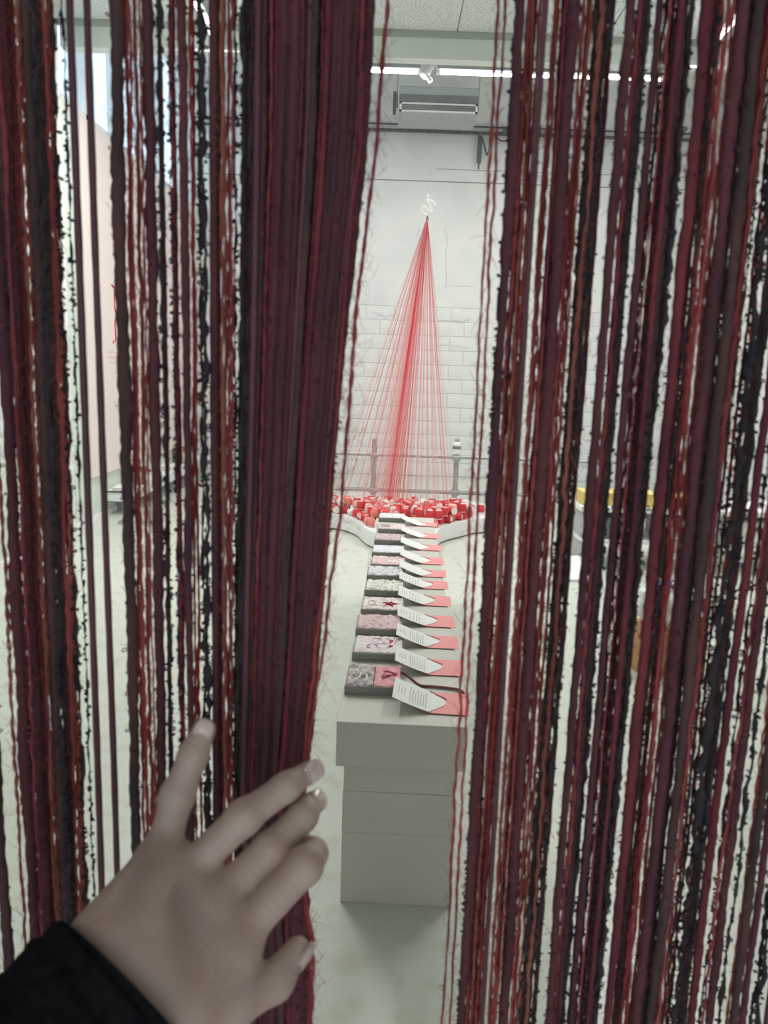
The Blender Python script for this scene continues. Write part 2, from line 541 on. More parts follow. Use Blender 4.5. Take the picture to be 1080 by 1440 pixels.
for s_ in (-1, 1):
    MB().tube([(s_ * .5, -.1, .1), (s_ * .5, -.1, ZH - 4.575)], .008, 6).build('hanger_rod', M['metal'], ac)
cd = MB().tube([(XL + .01, YB - .05, 4.69), (XR - .01, YB - .05, 4.69)], .022, 8).tube([(XL + .01, YB - .045, 4.77), (XR - .01, YB - .045, 4.77)], .012, 8).build('conduit_pipe', M['dark_metal'], smooth=True)
tag(cd, 'dark conduit pipe running along back wall below the fan unit', 'pipe')
for x in (-1.9, -.6, 1.9, 3.2):
    MB().box((x, YB - .075, 4.66), (x + .04, YB - .006, 4.795)).build('pipe_clip', M['dark_metal'], cd)
br = empty('cable_bracket', (1.12, YB - .10, 4.66))
tag(br, 'black bracket with looping cables hanging under the conduit', 'bracket')
MB().box((-.03, -.02, -.36), (.03, .02, .03)).build('bracket_post', M['dark_metal'], br, bevel=.004)
MB().box((-.012, -.012, -.44), (.012, .012, -.36)).build('bracket_tip', M['dark_metal'], br)
MB().tube(smooth_poly([(.03, 0, -.05), (.08, -.02, -.2), (.10, -.02, -.26), (.13, -.02, -.18), (.14, 0, .0)], 6), .011, 6).build('cable', M['dark_metal'], br, smooth=True)
MB().tube(smooth_poly([(.16, 0, .12), (.18, -.02, .0), (.28, -.03, -.08), (.38, -.02, -.06), (.42, 0, .02)], 6), .011, 6).build('cable', M['dark_metal'], br, smooth=True)
MB().box((.30, -.03, .0), (.40, .03, .07)).build('junction_box', M['dark_metal'], br)

# ================================================================== RAILING
YR = 8.9
rl = empty('pipe_railing', (0, YR, 0))
tag(rl, 'grey metal pipe railing standing behind the heap of spools', 'railing')
for (px, py) in ((527, 617), (642, 645)):
    p = on_y(px, py, YR)
    MB().tube([(p[0], 0, 0), (p[0], 0, p[2])], .03, 12).build('post', M['metal'], rl, smooth=True)
    MB().box((p[0] - .06, -.06, 0), (p[0] + .06, .06, .012)).build('base_plate', M['metal'], rl)
    for py2 in (640, 689):
        q = on_y(px, py2 + (px - 527) * .03, YR)
        MB().tube([(p[0] - .045, 0, q[2]), (p[0] + .045, 0, q[2])], .036, 10).build('pipe_clamp', M['metal'], rl, smooth=True)
for x in (-2.2, 3.0):
    MB().tube([(x, 0, 0), (x, 0, .74)], .03, 12).build('post', M['metal'], rl, smooth=True)
for py in (639, 689):
    q = on_y(560, py + 1, YR)
    MB().tube([(-2.24, 0, q[2]), (3.04, 0, q[2])], .022, 10).build('rail', M['metal'], rl, smooth=True)
q = on_y(642, 640, YR)
cb = empty('bottle', (q[0], YR - .0, q[2] + .03))
tag(cb, 'small white bottle with grey cap standing on railing post', 'bottle')
MB().tube([(0, 0, 0), (0, 0, .10), (0, 0, .12)], [.048, .048, .03], 14).build('bottle_body', M['white'], cb, smooth=True)
MB().tube([(0, 0, .04), (0, 0, .075)], [.049, .049], 14).build('bottle_label', M['unit_dark'], cb, smooth=True)
MB().tube([(0, 0, .12), (0, 0, .155)], [.028, .028], 12).build('cap', M['unit'], cb, smooth=True)

# ================================================================== PLATFORM WITH SPOOLS
left = [(-.02, 5.5), (-.03, 6.0), (-.035, 6.40), (-.145, 6.62), (-.255, 7.0), (-.40, 7.22), (-.56, 7.30), (-.66, 7.5), (-.66, 7.9)]
right = [(1.15, 7.9), (1.17, 7.5), (1.06, 7.38), (.86, 7.27), (.73, 7.1), (.585, 6.92), (.50, 6.75), (.43, 6.4), (.40, 6.0), (.38, 5.5)]
back = [(-.5, 8.2), (0, 8.32), (.5, 8.32), (1.0, 8.2)]
outl = [tuple(p[:2]) for p in smooth_poly([np.array([a, b, 0.]) for a, b in left + back + right], 5)]
plat = MB().prism(outl, .012, .15).build('spool_platform', M['platform'], bevel=.004, seg=1)
tag(plat, 'low white curved platform flaring out behind the long plinth', 'platform')
MB().prism([(.25 + (x - .25) * .985, 6.9 + (y - 6.9) * .985) for x, y in outl], 0, .012).build('contact_shadow_base', M['dark_metal'], plat)  # dark slab put in as the contact shadow under the platform


def inside(x, y, poly):
    c = False
    for (x1, y1), (x2, y2) in zip(poly, poly[1:] + poly[:1]):
        if (y1 > y) != (y2 > y) and x < (x2 - x1) * (y - y1) / (y2 - y1) + x1:
            c = not c
    return c


def spool_mesh(name, thread, r=.035, h=.078, cone=.0):
    b = MB()
    # flange, wound body, flange: lathe profile, axis z centred at the middle
    prof = [(0, -h / 2, 1), (r * .98, -h / 2, 1), (r * .98, -h / 2 + .004, 1), (r * (.97 + cone * .1), -h / 2 + .010, 0), (r * (1.06 + cone * .1), -h * .2, 0), (r * (1.04 - cone * .25), h * .22, 0), (r * (.95 - cone * .4), h / 2 - .010, 0), (r * (.90 - cone * .4), h / 2 - .004, 0), (r * (.7 - cone * .4), h / 2, 1), (r * .38, h / 2, 1), (r * .34, h / 2 - .01, 1), (0, h / 2 - .01, 1)]
    n = 12
    V, Fs, mi = [], [], []
    for (rr, z, m_) in prof:
        V += [(max(rr, .0008) * math.cos(2 * PI * k / n), max(rr, .0008) * math.sin(2 * PI * k / n), z) for k in range(n)]
    for i in range(len(prof) - 1):
        m_ = 1 if (prof[i][2] and prof[i + 1][2]) else 0
        for k in range(n):
            b.mi.append(m_)
            Fs.append((i * n + k, i * n + (k + 1) % n, (i + 1) * n + (k + 1) % n, (i + 1) * n + k))
    b.v, b.f = V, Fs
    return b.mesh(name, [thread, M['spool_white']], smooth=True)


kinds = [('red', spool_mesh('spool_red', M['red'])), ('coral', spool_mesh('spool_coral', M['coral'], cone=.5)), ('pink', spool_mesh('spool_pink', M['pink'])),
         ('white', spool_mesh('spool_white', M['spool_white'], .034, .09, .7))]
spots = []
tries = 0
area_l = [(a + .05, b + .03) for a, b in left[2:]] + [(-.5, 8.16), (0, 8.28), (.5, 8.28), (1.0, 8.16)] + [(a - .05, b + .03) for a, b in right[:-3]]
apoly = [(a, b) for a, b in area_l]
while len(spots) < 205 and tries < 60000:
    tries += 1
    x, y = random.uniform(-.7, 1.2), random.uniform(6.5, 7.72)
    if x > .86 and random.random() < .999:
        continue
    if not inside(x, y, apoly):
        continue
    if all((x - a) ** 2 + (y - b) ** 2 > .070 ** 2 for a, b, _ in spots):
        spots.append((x, y, 0))
base = list(spots)
for (x, y, _) in base:                            # second layer towards the middle of the heap
    if len(spots) >= 298:
        break
    if 6.75 < y < 7.52 and abs(x - .12) < .66 and random.random() < .85:
        spots.append((x + .037, y + .02, 1))
thread_ends = []
for (x, y, lay) in spots:
    ki = random.choices([0, 1, 2, 3], [.52, .26, .10, .12])[0]
    kn, me = kinds[ki]
    lying = random.random() < .45
    o = link('thread_spool', me)
    z0 = .15 + (.074 if lay else 0)
    if lying:
        o.rotation_euler = (PI / 2 + random.uniform(-.12, .12), 0, random.uniform(0, 2 * PI))
        o.location = (x, y, z0 + .0372)
        pose = 'lying on its side'
    else:
        o.rotation_euler = (random.uniform(-.1, .1), random.uniform(-.1, .1), random.uniform(0, 2 * PI))
        o.location = (x, y, z0 + .040)
        pose = 'standing upright'
    tag(o, '%s thread spool with white ends %s in the heap on the platform' % (kn, pose) if kn != 'white' else 'bare white spool cone %s in the heap on the platform' % pose,
        'spool', '%s spools %s on the platform' % (kn, pose))
    thread_ends.append((x, y, z0 + .08))

# threads fanning out from the hook
AP = on_y(601, 305, 7.8)
th = empty('thread_cone', tuple(AP))
tag(th, 'fan of fine red threads gathered under a white hook above the spools', 'threads')
ucyl = MB().tube([(0, 0, 0), (0, 0, 1)], 1, 5, cap=False)
t_red = ucyl.mesh('thread', M['line_red'], smooth=True)
t_pale = ucyl.mesh('thread', M['line_pale'], smooth=True)
random.shuffle(thread_ends)
cnt = 0
apex = Vector(AP)


def thread(e, me, r):
    d = Vector(e) - apex
    o = link('thread', me, th)
    o.rotation_mode = 'QUATERNION'
    o.rotation_quaternion = d.to_track_quat('Z', 'Y')
    o.scale = (r, r, d.length)


for k, e in enumerate(thread_ends):
    if e[0] > .72 or e[0] < -.62:
        continue
    thread(e, t_red if k % 3 == 0 else t_pale, .0011)
    cnt += 1
    if cnt > 150:
        break
for k in range(90):                               # dense strand of thread running down to the middle of the heap
    thread((.05 + random.gauss(0, .085), 7.50 + random.gauss(0, .12), .22), t_red, .0011)
MB().tube([(0, 0, .012), (0, 0, -.03)], [.008, .013], 8).build('knot', M['dark_metal'], th, smooth=True)
hk = empty('hook', (AP[0], AP[1], AP[2] + .012))
tag(hk, 'white curled hook holding the top of the red threads', 'hook')
MB().tube(smooth_poly([(0, 0, 0), (-.05, 0, .03), (-.04, -.01, .08), (.0, -.02, .05), (.04, -.01, .03), (.02, 0, .10), (-.01, 0, .14), (.05, 0, .12), (.07, 0, .09)], 6), .012, 8).build('hook_curl', M['white'], hk, smooth=True)
MB().tube([(0, 0, .10), (0, 0, ZH - AP[2] - .02)], .0005, 4).build('suspension_wire', M['metal'], hk)
MB().tube([(0, 0, .16), (0, 0, .19)], .012, 8).build('bead', M['white'], hk, smooth=True)

# ================================================================== LONG PLINTH TABLE
TF = on_y(565, 1019, 1.97)
TZ = float(TF[2])
ZB = float(on_y(565, 1082, 1.97)[2])
YAW = -math.atan2(ray(576, 521)[0], ray(576, 521)[1])
tb = empty('long_plinth', (float(TF[0]), 1.97, 0), YAW)
tag(tb, 'long narrow grey plinth table carrying the row of trays', 'plinth')
TWD = .352
MB().box((-TWD / 2, 0, ZB), (TWD / 2, 3.05, TZ)).build('table_top', M['tabletop'], tb, bevel=.003)
for y in (.03, 1.4, 2.7):
    g = MB().box((-.157, y, .22), (.157, y + .31, .345)).build('pedestal_box', M['plinth'], tb, bevel=.0015, seg=1)
    MB().box((-.155, y + .001, .345), (.155, y + .31, ZB)).build('pedestal_box', M['plinth'], tb, bevel=.0015, seg=1)
    MB().box((-.156, y, 0), (.158, y + .31, .22)).build('pedestal_box', M['plinth'], tb, bevel=.0015, seg=1)
TM = Matrix.Translation((float(TF[0]), 1.97, 0)) @ Matrix.Rotation(YAW, 4, 'Z')

# trays and leaflets
cloth_cols = [((.62, .55, .56), (.34, .33, .34)), ((.78, .72, .74), (.66, .45, .52)), ((.74, .55, .57), (.45, .30, .32)), ((.80, .76, .72), (.55, .40, .40)), ((.80, .80, .74), (.40, .38, .32)),
              ((.74, .74, .75), (.52, .46, .50)), ((.78, .58, .58), (.62, .40, .42)), ((.76, .78, .82), (.50, .54, .60)), ((.62, .48, .49), (.35, .25, .27)), ((.76, .60, .62), (.50, .40, .42)), ((.72, .72, .72), (.45, .45, .46))]
cloth_words = ['grey and pink knotted', 'white cloth with a stitched purple outline', 'pale pink lace', 'cream cloth with a magenta star', 'crumpled cream', 'silver-white', 'pale pink with a white patch', 'pale blue-grey', 'dusty pink', 'pink with a dark label', 'plain grey']
ordn = ['first', 'second', 'third', 'fourth', 'fifth', 'sixth', 'seventh', 'eighth', 'ninth', 'tenth', 'eleventh']
tray_y = [2.235, 2.508, 2.75, 2.981, 3.252, 3.495, 3.70, 3.947, 4.247, 4.55, 4.90]
M['magenta'] = mat('magenta_stitch', (.42, .03, .10), (.34, .02, .08), scale=60, rough=.8)
M['purple'] = mat('purple_stitch', (.34, .12, .22), rough=.8)
M['rose'] = mat('rose_cloth', (.82, .42, .45), (.76, .34, .38), scale=50, rough=.85, bump=.6, bscale=200)


def wavy_sheet(x0, x1, y0, y1, z, amp, seed, nx=26, ny=20):
    rg = np.random.default_rng(seed)
    xs_, ys_ = np.linspace(x0, x1, nx), np.linspace(y0, y1, ny)
    X, Y = np.meshgrid(xs_, ys_, indexing='ij')
    Z = np.zeros_like(X)
    for _ in range(9):
        a, f, ph = rg.uniform(0, 2 * PI), rg.uniform(40, 150), rg.uniform(0, 6)
        Z += np.abs(np.sin((X * math.cos(a) + Y * math.sin(a)) * f + ph)) * rg.uniform(.3, 1)
    Z = z + amp * (Z - Z.mean()) / (Z.std() + 1e-6)
    top = np.stack([X, Y, Z], -1).reshape(-1, 3)
    bot = np.stack([X, Y, np.full_like(X, z - .012)], -1).reshape(-1, 3)
    N_ = nx * ny
    i, j = np.meshgrid(np.arange(nx - 1), np.arange(ny - 1), indexing='ij')
    a = (i * ny + j).ravel()
    q = np.stack([a, a + ny, a + ny + 1, a + 1], 1)
    rim = [k * ny for k in range(nx)] + [(nx - 1) * ny + k for k in range(1, ny)] + [k * ny + ny - 1 for k in range(nx - 2, -1, -1)] + [k for k in range(ny - 2, 0, -1)]
    rim = np.array(rim)
    r2 = np.roll(rim, -1)
    side = np.stack([rim, rim + N_, r2 + N_, r2], 1)
    return np.concatenate([top, bot]), [np.concatenate([q, q[:, ::-1] + N_, side])]


def leaflet_panel(x_of, poly, th_, z_of, m, name, parent):
    """bent sheet: poly in (u,v) with u along the leaflet, z follows z_of(u)"""
    bm = bmesh.new()
    vs = [bm.verts.new((u, v, 0)) for u, v in poly]
    bm.faces.new(vs)
    us = sorted(set(u for u, _ in poly))
    for c in np.linspace(min(us), max(us), 12)[1:-1]:
        bmesh.ops.bisect_plane(bm, geom=bm.verts[:] + bm.edges[:] + bm.faces[:], plane_co=(c, 0, 0), plane_no=(1, 0, 0))
    ext = bmesh.ops.extrude_face_region(bm, geom=bm.faces[:])
    new = [g for g in ext['geom'] if isinstance(g, bmesh.types.BMVert)]
    for v in new:
        v.co.z += th_
    for v in bm.verts:
        v.co.z += z_of(v.co.x)
    bmesh.ops.recalc_face_normals(bm, faces=bm.faces)
    me = bpy.data.meshes.new(name)
    bm.to_mesh(me)
    bm.free()
    return link(name, me, parent, m)


for i, yw in enumerate(tray_y):
    ly = yw - 1.97
    TXO = -.087 + .004 * math.sin(i * 2.3)
    rz = YAW + random.uniform(-.02, .02)
    t = empty('tray', TM @ Vector((TXO, ly, TZ)))
    t.rotation_euler.z = rz
    tag(t, '%s grey tray from the curtain end of the plinth, %s' % (ordn[i], 'beside the salmon leaflets'), 'tray', 'grey trays in a row on the long plinth')
    hw, hd, hh = .083, .085, .027
    MB().box((-hw, -hd, 0), (hw, hd, .005)).build('tray_base', M['tray'], t)
    MB().box((-hw, -hd, .005), (hw, -hd + .005, hh)).build('tray_side', M['tray'], t, bevel=.001, seg=1)
    MB().box((-hw, hd - .006, .005), (hw, hd, hh - .004)).build('tray_side', M['tray'], t, bevel=.001, seg=1)
    MB().box((-hw, -hd + .008, .005), (-hw + .005, hd - .006, hh - .004)).build('tray_side', M['tray'], t, bevel=.001, seg=1)
    MB().box((hw - .005, -hd + .008, .005), (hw, hd - .006, hh - .004)).build('tray_side', M['tray'], t, bevel=.001, seg=1)
    c1, c2 = cloth_cols[i]
    cm = mat('cloth_' + ordn[i], c1, c2, scale=55, rough=.85, bump=.6, bscale=260, ramp=(.46, .66))
    xr = .0 if i == 0 else .0785
    amp = .0035 if i == 0 else (.0022 if i in (2, 4, 5) else .0011)
    V, Q = wavy_sheet(-.0785, xr, -.079, .080, .029, amp, i + 3)
    cobj = link('cloth', np_mesh('cloth', V, Q), None, cm)
    tag(cobj, '%s cloth lying in the %s tray from the curtain end' % (cloth_words[i].replace(' cloth', ''), ordn[i]), 'cloth', 'cloth pieces lying in the trays')
    cobj.location, cobj.rotation_euler = t.location, t.rotation_euler
    if i == 0:
        V, Q = wavy_sheet(.002, .0785, -.079, .080, .029, .0022, 77)
        link('rose_half', np_mesh('rose_half', V, Q), cobj, M['rose'])
        for k in range(5):
            a = random.uniform(0, 6.28)
            MB().tube(smooth_poly([(.045 + .022 * math.cos(a + w), .012 * k - .02 + .014 * math.sin(a * 2 + w), .031) for w in (0, 1.2, 2.2, 3.5)], 5), .0016, 5).build('stitching', M['magenta'], cobj, smooth=True)
        for k in range(6):
            a = k * 1.05
            MB().tube(smooth_poly([(-.038 + .004 * math.cos(a), .004 * math.sin(a), .036), (-.038 + .022 * math.cos(a + .3), .024 * math.sin(a + .3), .034), (-.038 + .034 * math.cos(a - .1), .055 * math.sin(a - .1), .028)], 5), [.004 - .0002 * q_ for q_ in range(11)], 6).build('knot_fold', M['spool_white'] if k % 2 else M['paper'], cobj, smooth=True)
    if i == 1:
        MB().tube(smooth_poly([(-.02, .055, .029), (.05, .055, .029), (.05, .012, .029), (-.018, .012, .029), (-.02, .055, .029)], 3), .0013, 5).build('stitching', M['purple'], cobj, smooth=True)
        MB().tube(smooth_poly([(-.02 + .017 * math.cos(w), -.022 + .02 * math.sin(w), .029) for w in np.linspace(0, 2 * PI, 12)], 3), .0013, 5).build('stitching', M['purple'], cobj, smooth=True)
        MB().box((.035, -.02, .027), (.048, .05, .0295)).build('stitching', M['magenta'], cobj)
    if i == 3:
        for a in (0.2, 1.4, 2.7, 3.9, 5.1):
            MB().tube([(.028, -.01, .03), (.028 + .034 * math.cos(a), -.01 + .04 * math.sin(a), .029)], [.008, .0025], 6).build('star_point', M['magenta'], cobj, smooth=True)
        MB().tube(smooth_poly([(-.045 + .014 * math.cos(w), .0 + .03 * math.sin(w), .029) for w in np.linspace(0, 2 * PI, 10)], 3), .0012, 5).build('stitching', M['purple'], cobj, smooth=True)
    if i == 6:
        MB().tube(smooth_poly([(.02 + .03 * math.cos(w), -.01 + .03 * math.sin(w), .029) for w in np.linspace(0, 2 * PI, 14)], 2), .0015, 5).prism([(.02 + .028 * math.cos(w), -.01 + .028 * math.sin(w)) for w in np.linspace(0, 2 * PI, 14)[:-1]], .025, .029).build('patch', M['paper'], cobj, smooth=True)
    if i == 9:
        MB().box((-.07, -.03, .024), (-.015, .05, .0305)).build('dark_label', M['tray'], cobj)

    # leaflet: white letter tongue over a salmon card, its left end lifted on the tray
    lf = empty('leaflet', TM @ Vector((.034, ly - .118, TZ)))
    lf.rotation_euler.z = YAW + random.uniform(-.03, .03) - .02
    tag(lf, '%s folded salmon and white leaflet from the curtain end of the plinth' % ordn[i], 'leaflet', 'folded leaflets beside the trays')
    hv = .068 + .004 * math.cos(i * 1.7)
    lift = .039 + .002 * math.sin(i * 1.3)
    z_of = lambda u, L_=lift: .003 + (L_ * ((.055 - u) / .115) ** 1.25 if u < .055 else 0)
    leaflet_panel(None, [(.03, -hv), (.158, -hv), (.158, hv), (.03, hv)], .0012, z_of, M['salmon'], 'salmon_card', lf)
    w_ = leaflet_panel(None, [(-.06, -hv), (.042, -hv), (.088, -hv * .25), (.092, 0), (.088, hv * .25), (.042, hv), (-.06, hv)], .0012, lambda u, f_=z_of: f_(u) + .0016, M['paper'], 'white_letter', lf)
    leaflet_panel(None, [(.040, hv * .96), (.088, hv * .27), (.092, hv * .25), (.092, hv * .40), (.048, hv)], .0016, lambda u, f_=z_of: f_(u) + .0014, M['edge_red'], 'letter_edge', lf)
    if i < 6:
        ln = MB()
        for k in range(7 if i < 3 else 4):
            u = -.012 + k * (.0075 if i < 3 else .012)
            v0, v1 = -hv * .78, hv * (.72 - .16 * (k % 3)) * (1 - max(0, u - .03) * 14)
            zz = z_of(u) + .0031
            ln.box((u, v0, zz - .0012), (u + .0016, v1, zz))
        for k in range(3):
            zz = z_of(-.046 + .009 * k) + .0031
            ln.box((-.046 + .009 * k, -hv * .3, zz - .0012), (-.0445 + .009 * k, hv * .35, zz))
        ln.build('printed_lines', M['ink'], w_)

# dark red cord trailing from the first tray
q = [TM @ Vector(p) for p in ((-.006, .30, TZ + .030), (.015, .288, TZ + .022), (.05, .262, TZ + .006), (.09, .258, TZ + .005), (.14, .250, TZ + .005), (.168, .240, TZ + .005), (.183, .226, TZ - .004), (.184, .222, TZ - .05))]
M['cordred'] = mat('dusky_red_cord', (.26, .10, .11), (.20, .06, .07), scale=90, rough=.8)
co = MB().tube(smooth_poly(q, 8), .0042, 7).build('cord', M['cordred'], smooth=True)
tag(co, 'dusky red cord trailing from the first tray behind its leaflet', 'cord')

# ================================================================== LEFT: WALL SHELF WITH PAPERS AND BOXES
bn = MB().box((XL + .004, 7.6, .135), (XL + .25, 11.0, .24)).build('wall_shelf', M['white'], bevel=.003, seg=1)
tag(bn, 'low white box shelf fixed along the left wall below pink panel', 'shelf')
MB().box((XL + .004, 7.592, .228), (XL + .253, 7.605, .243)).build('edge_and_shadow_strip', M['dark_metal'], bn)
MB().box((XL + .004, 7.594, .13), (XL + .252, 7.606, .137)).build('edge_and_shadow_strip', M['dark_metal'], bn)  # lower dark strip paints the shadow line below the shelf
for y in (7.9, 9.3, 10.7):
    MB().box((XL + .013, y, 0), (XL + .06, y + .05, .135)).build('bracket', M['unit'], bn)
for (x, y, a, m_, lab, h_, ww) in ((-2.61, 7.76, .1, 'paper', 'flat stack of white papers at the near end of the wall shelf', .03, .09), (-2.62, 9.35, -.1, 'paper', 'stack of white papers with a coral strip between two brown boxes', .05, .09)):
    pz = MB().box((-ww, -.13, 0), (ww, .13, h_)).build('paper_stack', M[m_], bevel=.002, seg=1)
    pz.location, pz.rotation_euler.z = (x, y, .243), a
    tag(pz, lab, 'papers')
    MB().box((-ww, -.132, h_ * .5), (ww, -.128, h_ * .62)).build('coloured_sheet', M['coral'], pz)
for (x, y, s, lab) in ((-2.62, 8.15, .17, 'open brown cardboard box on the wall shelf with a dark red flap'), (-2.61, 10.1, .19, 'larger brown cardboard box farther along the wall shelf')):
    bo = empty('cardboard_box', (x, y, .24), .08)
    tag(bo, lab, 'box')
    for a, b in (((-s / 2, -s / 2, 0), (s / 2, -s / 2 + .006, s)), ((-s / 2, s / 2 - .006, 0), (s / 2, s / 2, s)), ((-s / 2, -s / 2, 0), (-s / 2 + .006, s / 2, s)), ((s / 2 - .006, -s / 2, 0), (s / 2, s / 2, s))):
        MB().box(a, b).build('box_side', M['brown_box'], bo)
    MB().box((-s / 2, -s / 2, 0), (s / 2, s / 2, .006)).build('box_base', M['brown_box'], bo)
    MB().add([(s / 2, -s / 2, s), (s / 2, s / 2, s), (s / 2 + .06, s / 2, s * .75), (s / 2 + .06, -s / 2, s * .75), (s / 2, -s / 2, s + .004), (s / 2, s / 2, s + .004), (s / 2 + .06, s / 2, s * .75 + .004), (s / 2 + .06, -s / 2, s * .75 + .004)],
             [(0, 1, 2, 3), (4, 7, 6, 5), (0, 4, 5, 1), (1, 5, 6, 2), (2, 6, 7, 3), (3, 7, 4, 0)]).build('box_flap', M['edge_red'], bo)
    MB().box((-.01, -s / 2 - .003, .01), (s / 2 - .01, -s / 2 - .0005, s * .75)).build('box_label', M['paper'], bo)

# ================================================================== RIGHT: DISPLAY BENCH AND FLOOR ITEMS
db = empty('display_bench', (2.55, 6.3, 0))
tag(db, 'white two-level display bench on the right side of the room', 'bench')
MB().box((-1.02, -.3, .47), (1.15, .3, .51)).build('bench_top', M['white'], db, bevel=.003)
MB().box((-1.0, -.3, .225), (1.13, .3, .25)).build('shelf', M['white'], db, bevel=.003)
for x in (-.98, .05, 1.05):
    MB().box((x, -.28, 0), (x + .05, .28, .47)).build('bench_side', M['unit'], db)
ys_ = MB().box((-.30, -.12, 0), (.30, .12, .10)).build('yellow_box', M['yellow'], bevel=.004)
ys_.location = (1.86, 6.2, .51)
tag(ys_, 'long flat yellow box on the display bench end nearest the platform', 'box')
MB().box((-.302, -.122, .075), (.302, .122, .102)).build('box_lid', M['yellow'], ys_, bevel=.003)
y2 = MB().box((-.12, -.12, 0), (.12, .12, .09)).build('yellow_box', M['yellow'], bevel=.004)
y2.location = (2.42, 6.2, .51)
tag(y2, 'small square yellow box in the middle of the display bench', 'box')
MB().box((-.122, -.122, .065), (.122, .122, .092)).build('box_lid', M['yellow'], y2, bevel=.003)
for (x, w, m_, lab) in ((1.83, .34, 'unit_dark', 'dark grey storage crate on the lower bench shelf, nearest the platform'), (2.35, .32, 'unit', 'light grey storage crate on the lower bench shelf beside the dark crate'), (3.0, .4, 'paper', 'white storage crate on the lower bench shelf, nearest the wall')):
    c = MB().box((-w / 2, -.2, 0), (w / 2, .2, .17)).build('storage_crate', M[m_], bevel=.01)
    c.location = (x, 6.25, .25)
    tag(c, lab, 'crate')
    MB().box((-w / 2 - .008, -.208, .145), (w / 2 + .008, .208, .16)).build('crate_rim', M[m_], c, bevel=.004)
    MB().box((-.05, -.214, .09), (.05, -.198, .115)).build('handle', M['dark_metal'], c)
fb = MB().add([(0, 0, 0), (.22, .05, 0), (.22, .05, .02), (0, 0, .02), (-.02, .25, .12), (.2, .3, .12), (.2, .3, .14), (-.02, .25, .14)], [(0, 1, 2, 3), (4, 7, 6, 5), (0, 4, 5, 1), (1, 5, 6, 2), (2, 6, 7, 3), (3, 7, 4, 0)]).build('folded_board', M['white'])
fb.location = (1.36, 5.62, .0)
tag(fb, 'tilted white board lying on the floor against the display bench', 'board')
MB().box((.02, .06, 0), (.2, .26, .012)).build('board_shade', M['unit_dark'], fb)  # dark sheet put in for the shading beneath the tilted board
bo = empty('cardboard_box', (1.50, 3.95, 0), .1)
tag(bo, 'brown cardboard box on the floor under the blue and white bag', 'box')
MB().box((-.17, -.13, 0), (.17, .13, .23)).build('box_body', M['brown_box'], bo, bevel=.003, seg=1)
MB().box((-.025, -.132, .19), (.025, .132, .232)).build('packing_tape', M['yellow'], bo)
bg = empty('carrier_bag', (1.50, 3.95, .232))
tag(bg, 'crumpled white carrier bag with a blue cloth on the cardboard box', 'bag')
b = bmesh.new()
bmesh.ops.create_icosphere(b, subdivisions=4, radius=1)
for v in b.verts:
    k = 1 + .10 * math.sin(v.co.x * 9 + v.co.z * 5) + .08 * math.sin(v.co.y * 11 + v.co.x * 4)
    v.co = Vector((v.co.x * .15 * k, v.co.y * .11 * k, max(.002, .11 + v.co.z * .115 * k)))
me = bpy.data.meshes.new('bag_body')
b.to_mesh(me)
b.free()
me.shade_smooth()
link('bag_body', me, bg, M['paper'])
V, Q = wavy_sheet(-.09, .07, -.05, .06, .225, .008, 5)
link('blue_cloth', np_mesh('blue_cloth', V, Q), bg, M['blue'])
for s in (-1, 1):
    MB().tube(smooth_poly([(-.05, .03 * s, .2), (-.04, .035 * s, .29), (.03, .035 * s, .29), (.05, .03 * s, .2)], 6), .006, 6).build('bag_handle', M['white'], bg, smooth=True)
# white tubular stool
st = empty('stool', (2.05, 3.6, 0), .3)
tag(st, 'white tubular metal stool standing on the floor at right', 'stool')
MB().prism([(.17 * math.cos(a), .17 * math.sin(a)) for a in np.linspace(0, 2 * PI, 28)[:-1]], .43, .455).build('seat', M['white'], st, bevel=.006)
for k in range(4):
    a = k * PI / 2 + .4
    MB().tube([(.12 * math.cos(a), .12 * math.sin(a), .43), (.19 * math.cos(a), .19 * math.sin(a), 0)], .012, 8).build('leg', M['white'], st, smooth=True)
MB().tube([(.165 * math.cos(a), .165 * math.sin(a), .16) for a in np.linspace(0, 2 * PI, 25)], .008, 6, cap=False).build('foot_ring', M['white'], st, smooth=True)

# ================================================================== STRING CURTAIN
YC = .46
RAILZ, HEMZ, ZF0, ZF1 = 2.30, .14, 1.00, 1.80     # rail, lower ends, finely modelled stretch


def zgrid(fine, coarse=.02):
    a = np.arange(HEMZ, ZF0, coarse)
    b = np.arange(ZF0, ZF1, fine)
    c = np.append(np.arange(ZF1, RAILZ, coarse), RAILZ)
    return np.concatenate([a, b, c])


def noise1(n, step, rg):
    k = max(4, int(n / step) + 3)
    return np.interp(np.linspace(0, k - 1, n), np.arange(k), rg.uniform(-1, 1, k))


def ring_tube(P, R, m):
    """P (n,3) path that runs roughly upward, R (n,m) radii"""
    n = len(P)
    a = np.arange(m) * 2 * PI / m
    V = np.repeat(P[:, None, :], m, 1).copy()
    V[:, :, 0] += R * np.cos(a)
    V[:, :, 1] += R * np.sin(a)
    i, j = np.meshgrid(np.arange(n - 1), np.arange(m), indexing='ij')
    q = np.stack([i * m + j, i * m + (j + 1) % m, (i + 1) * m + (j + 1) % m, (i + 1) * m + j], -1).reshape(-1, 4)
    return V.reshape(-1, 3), q


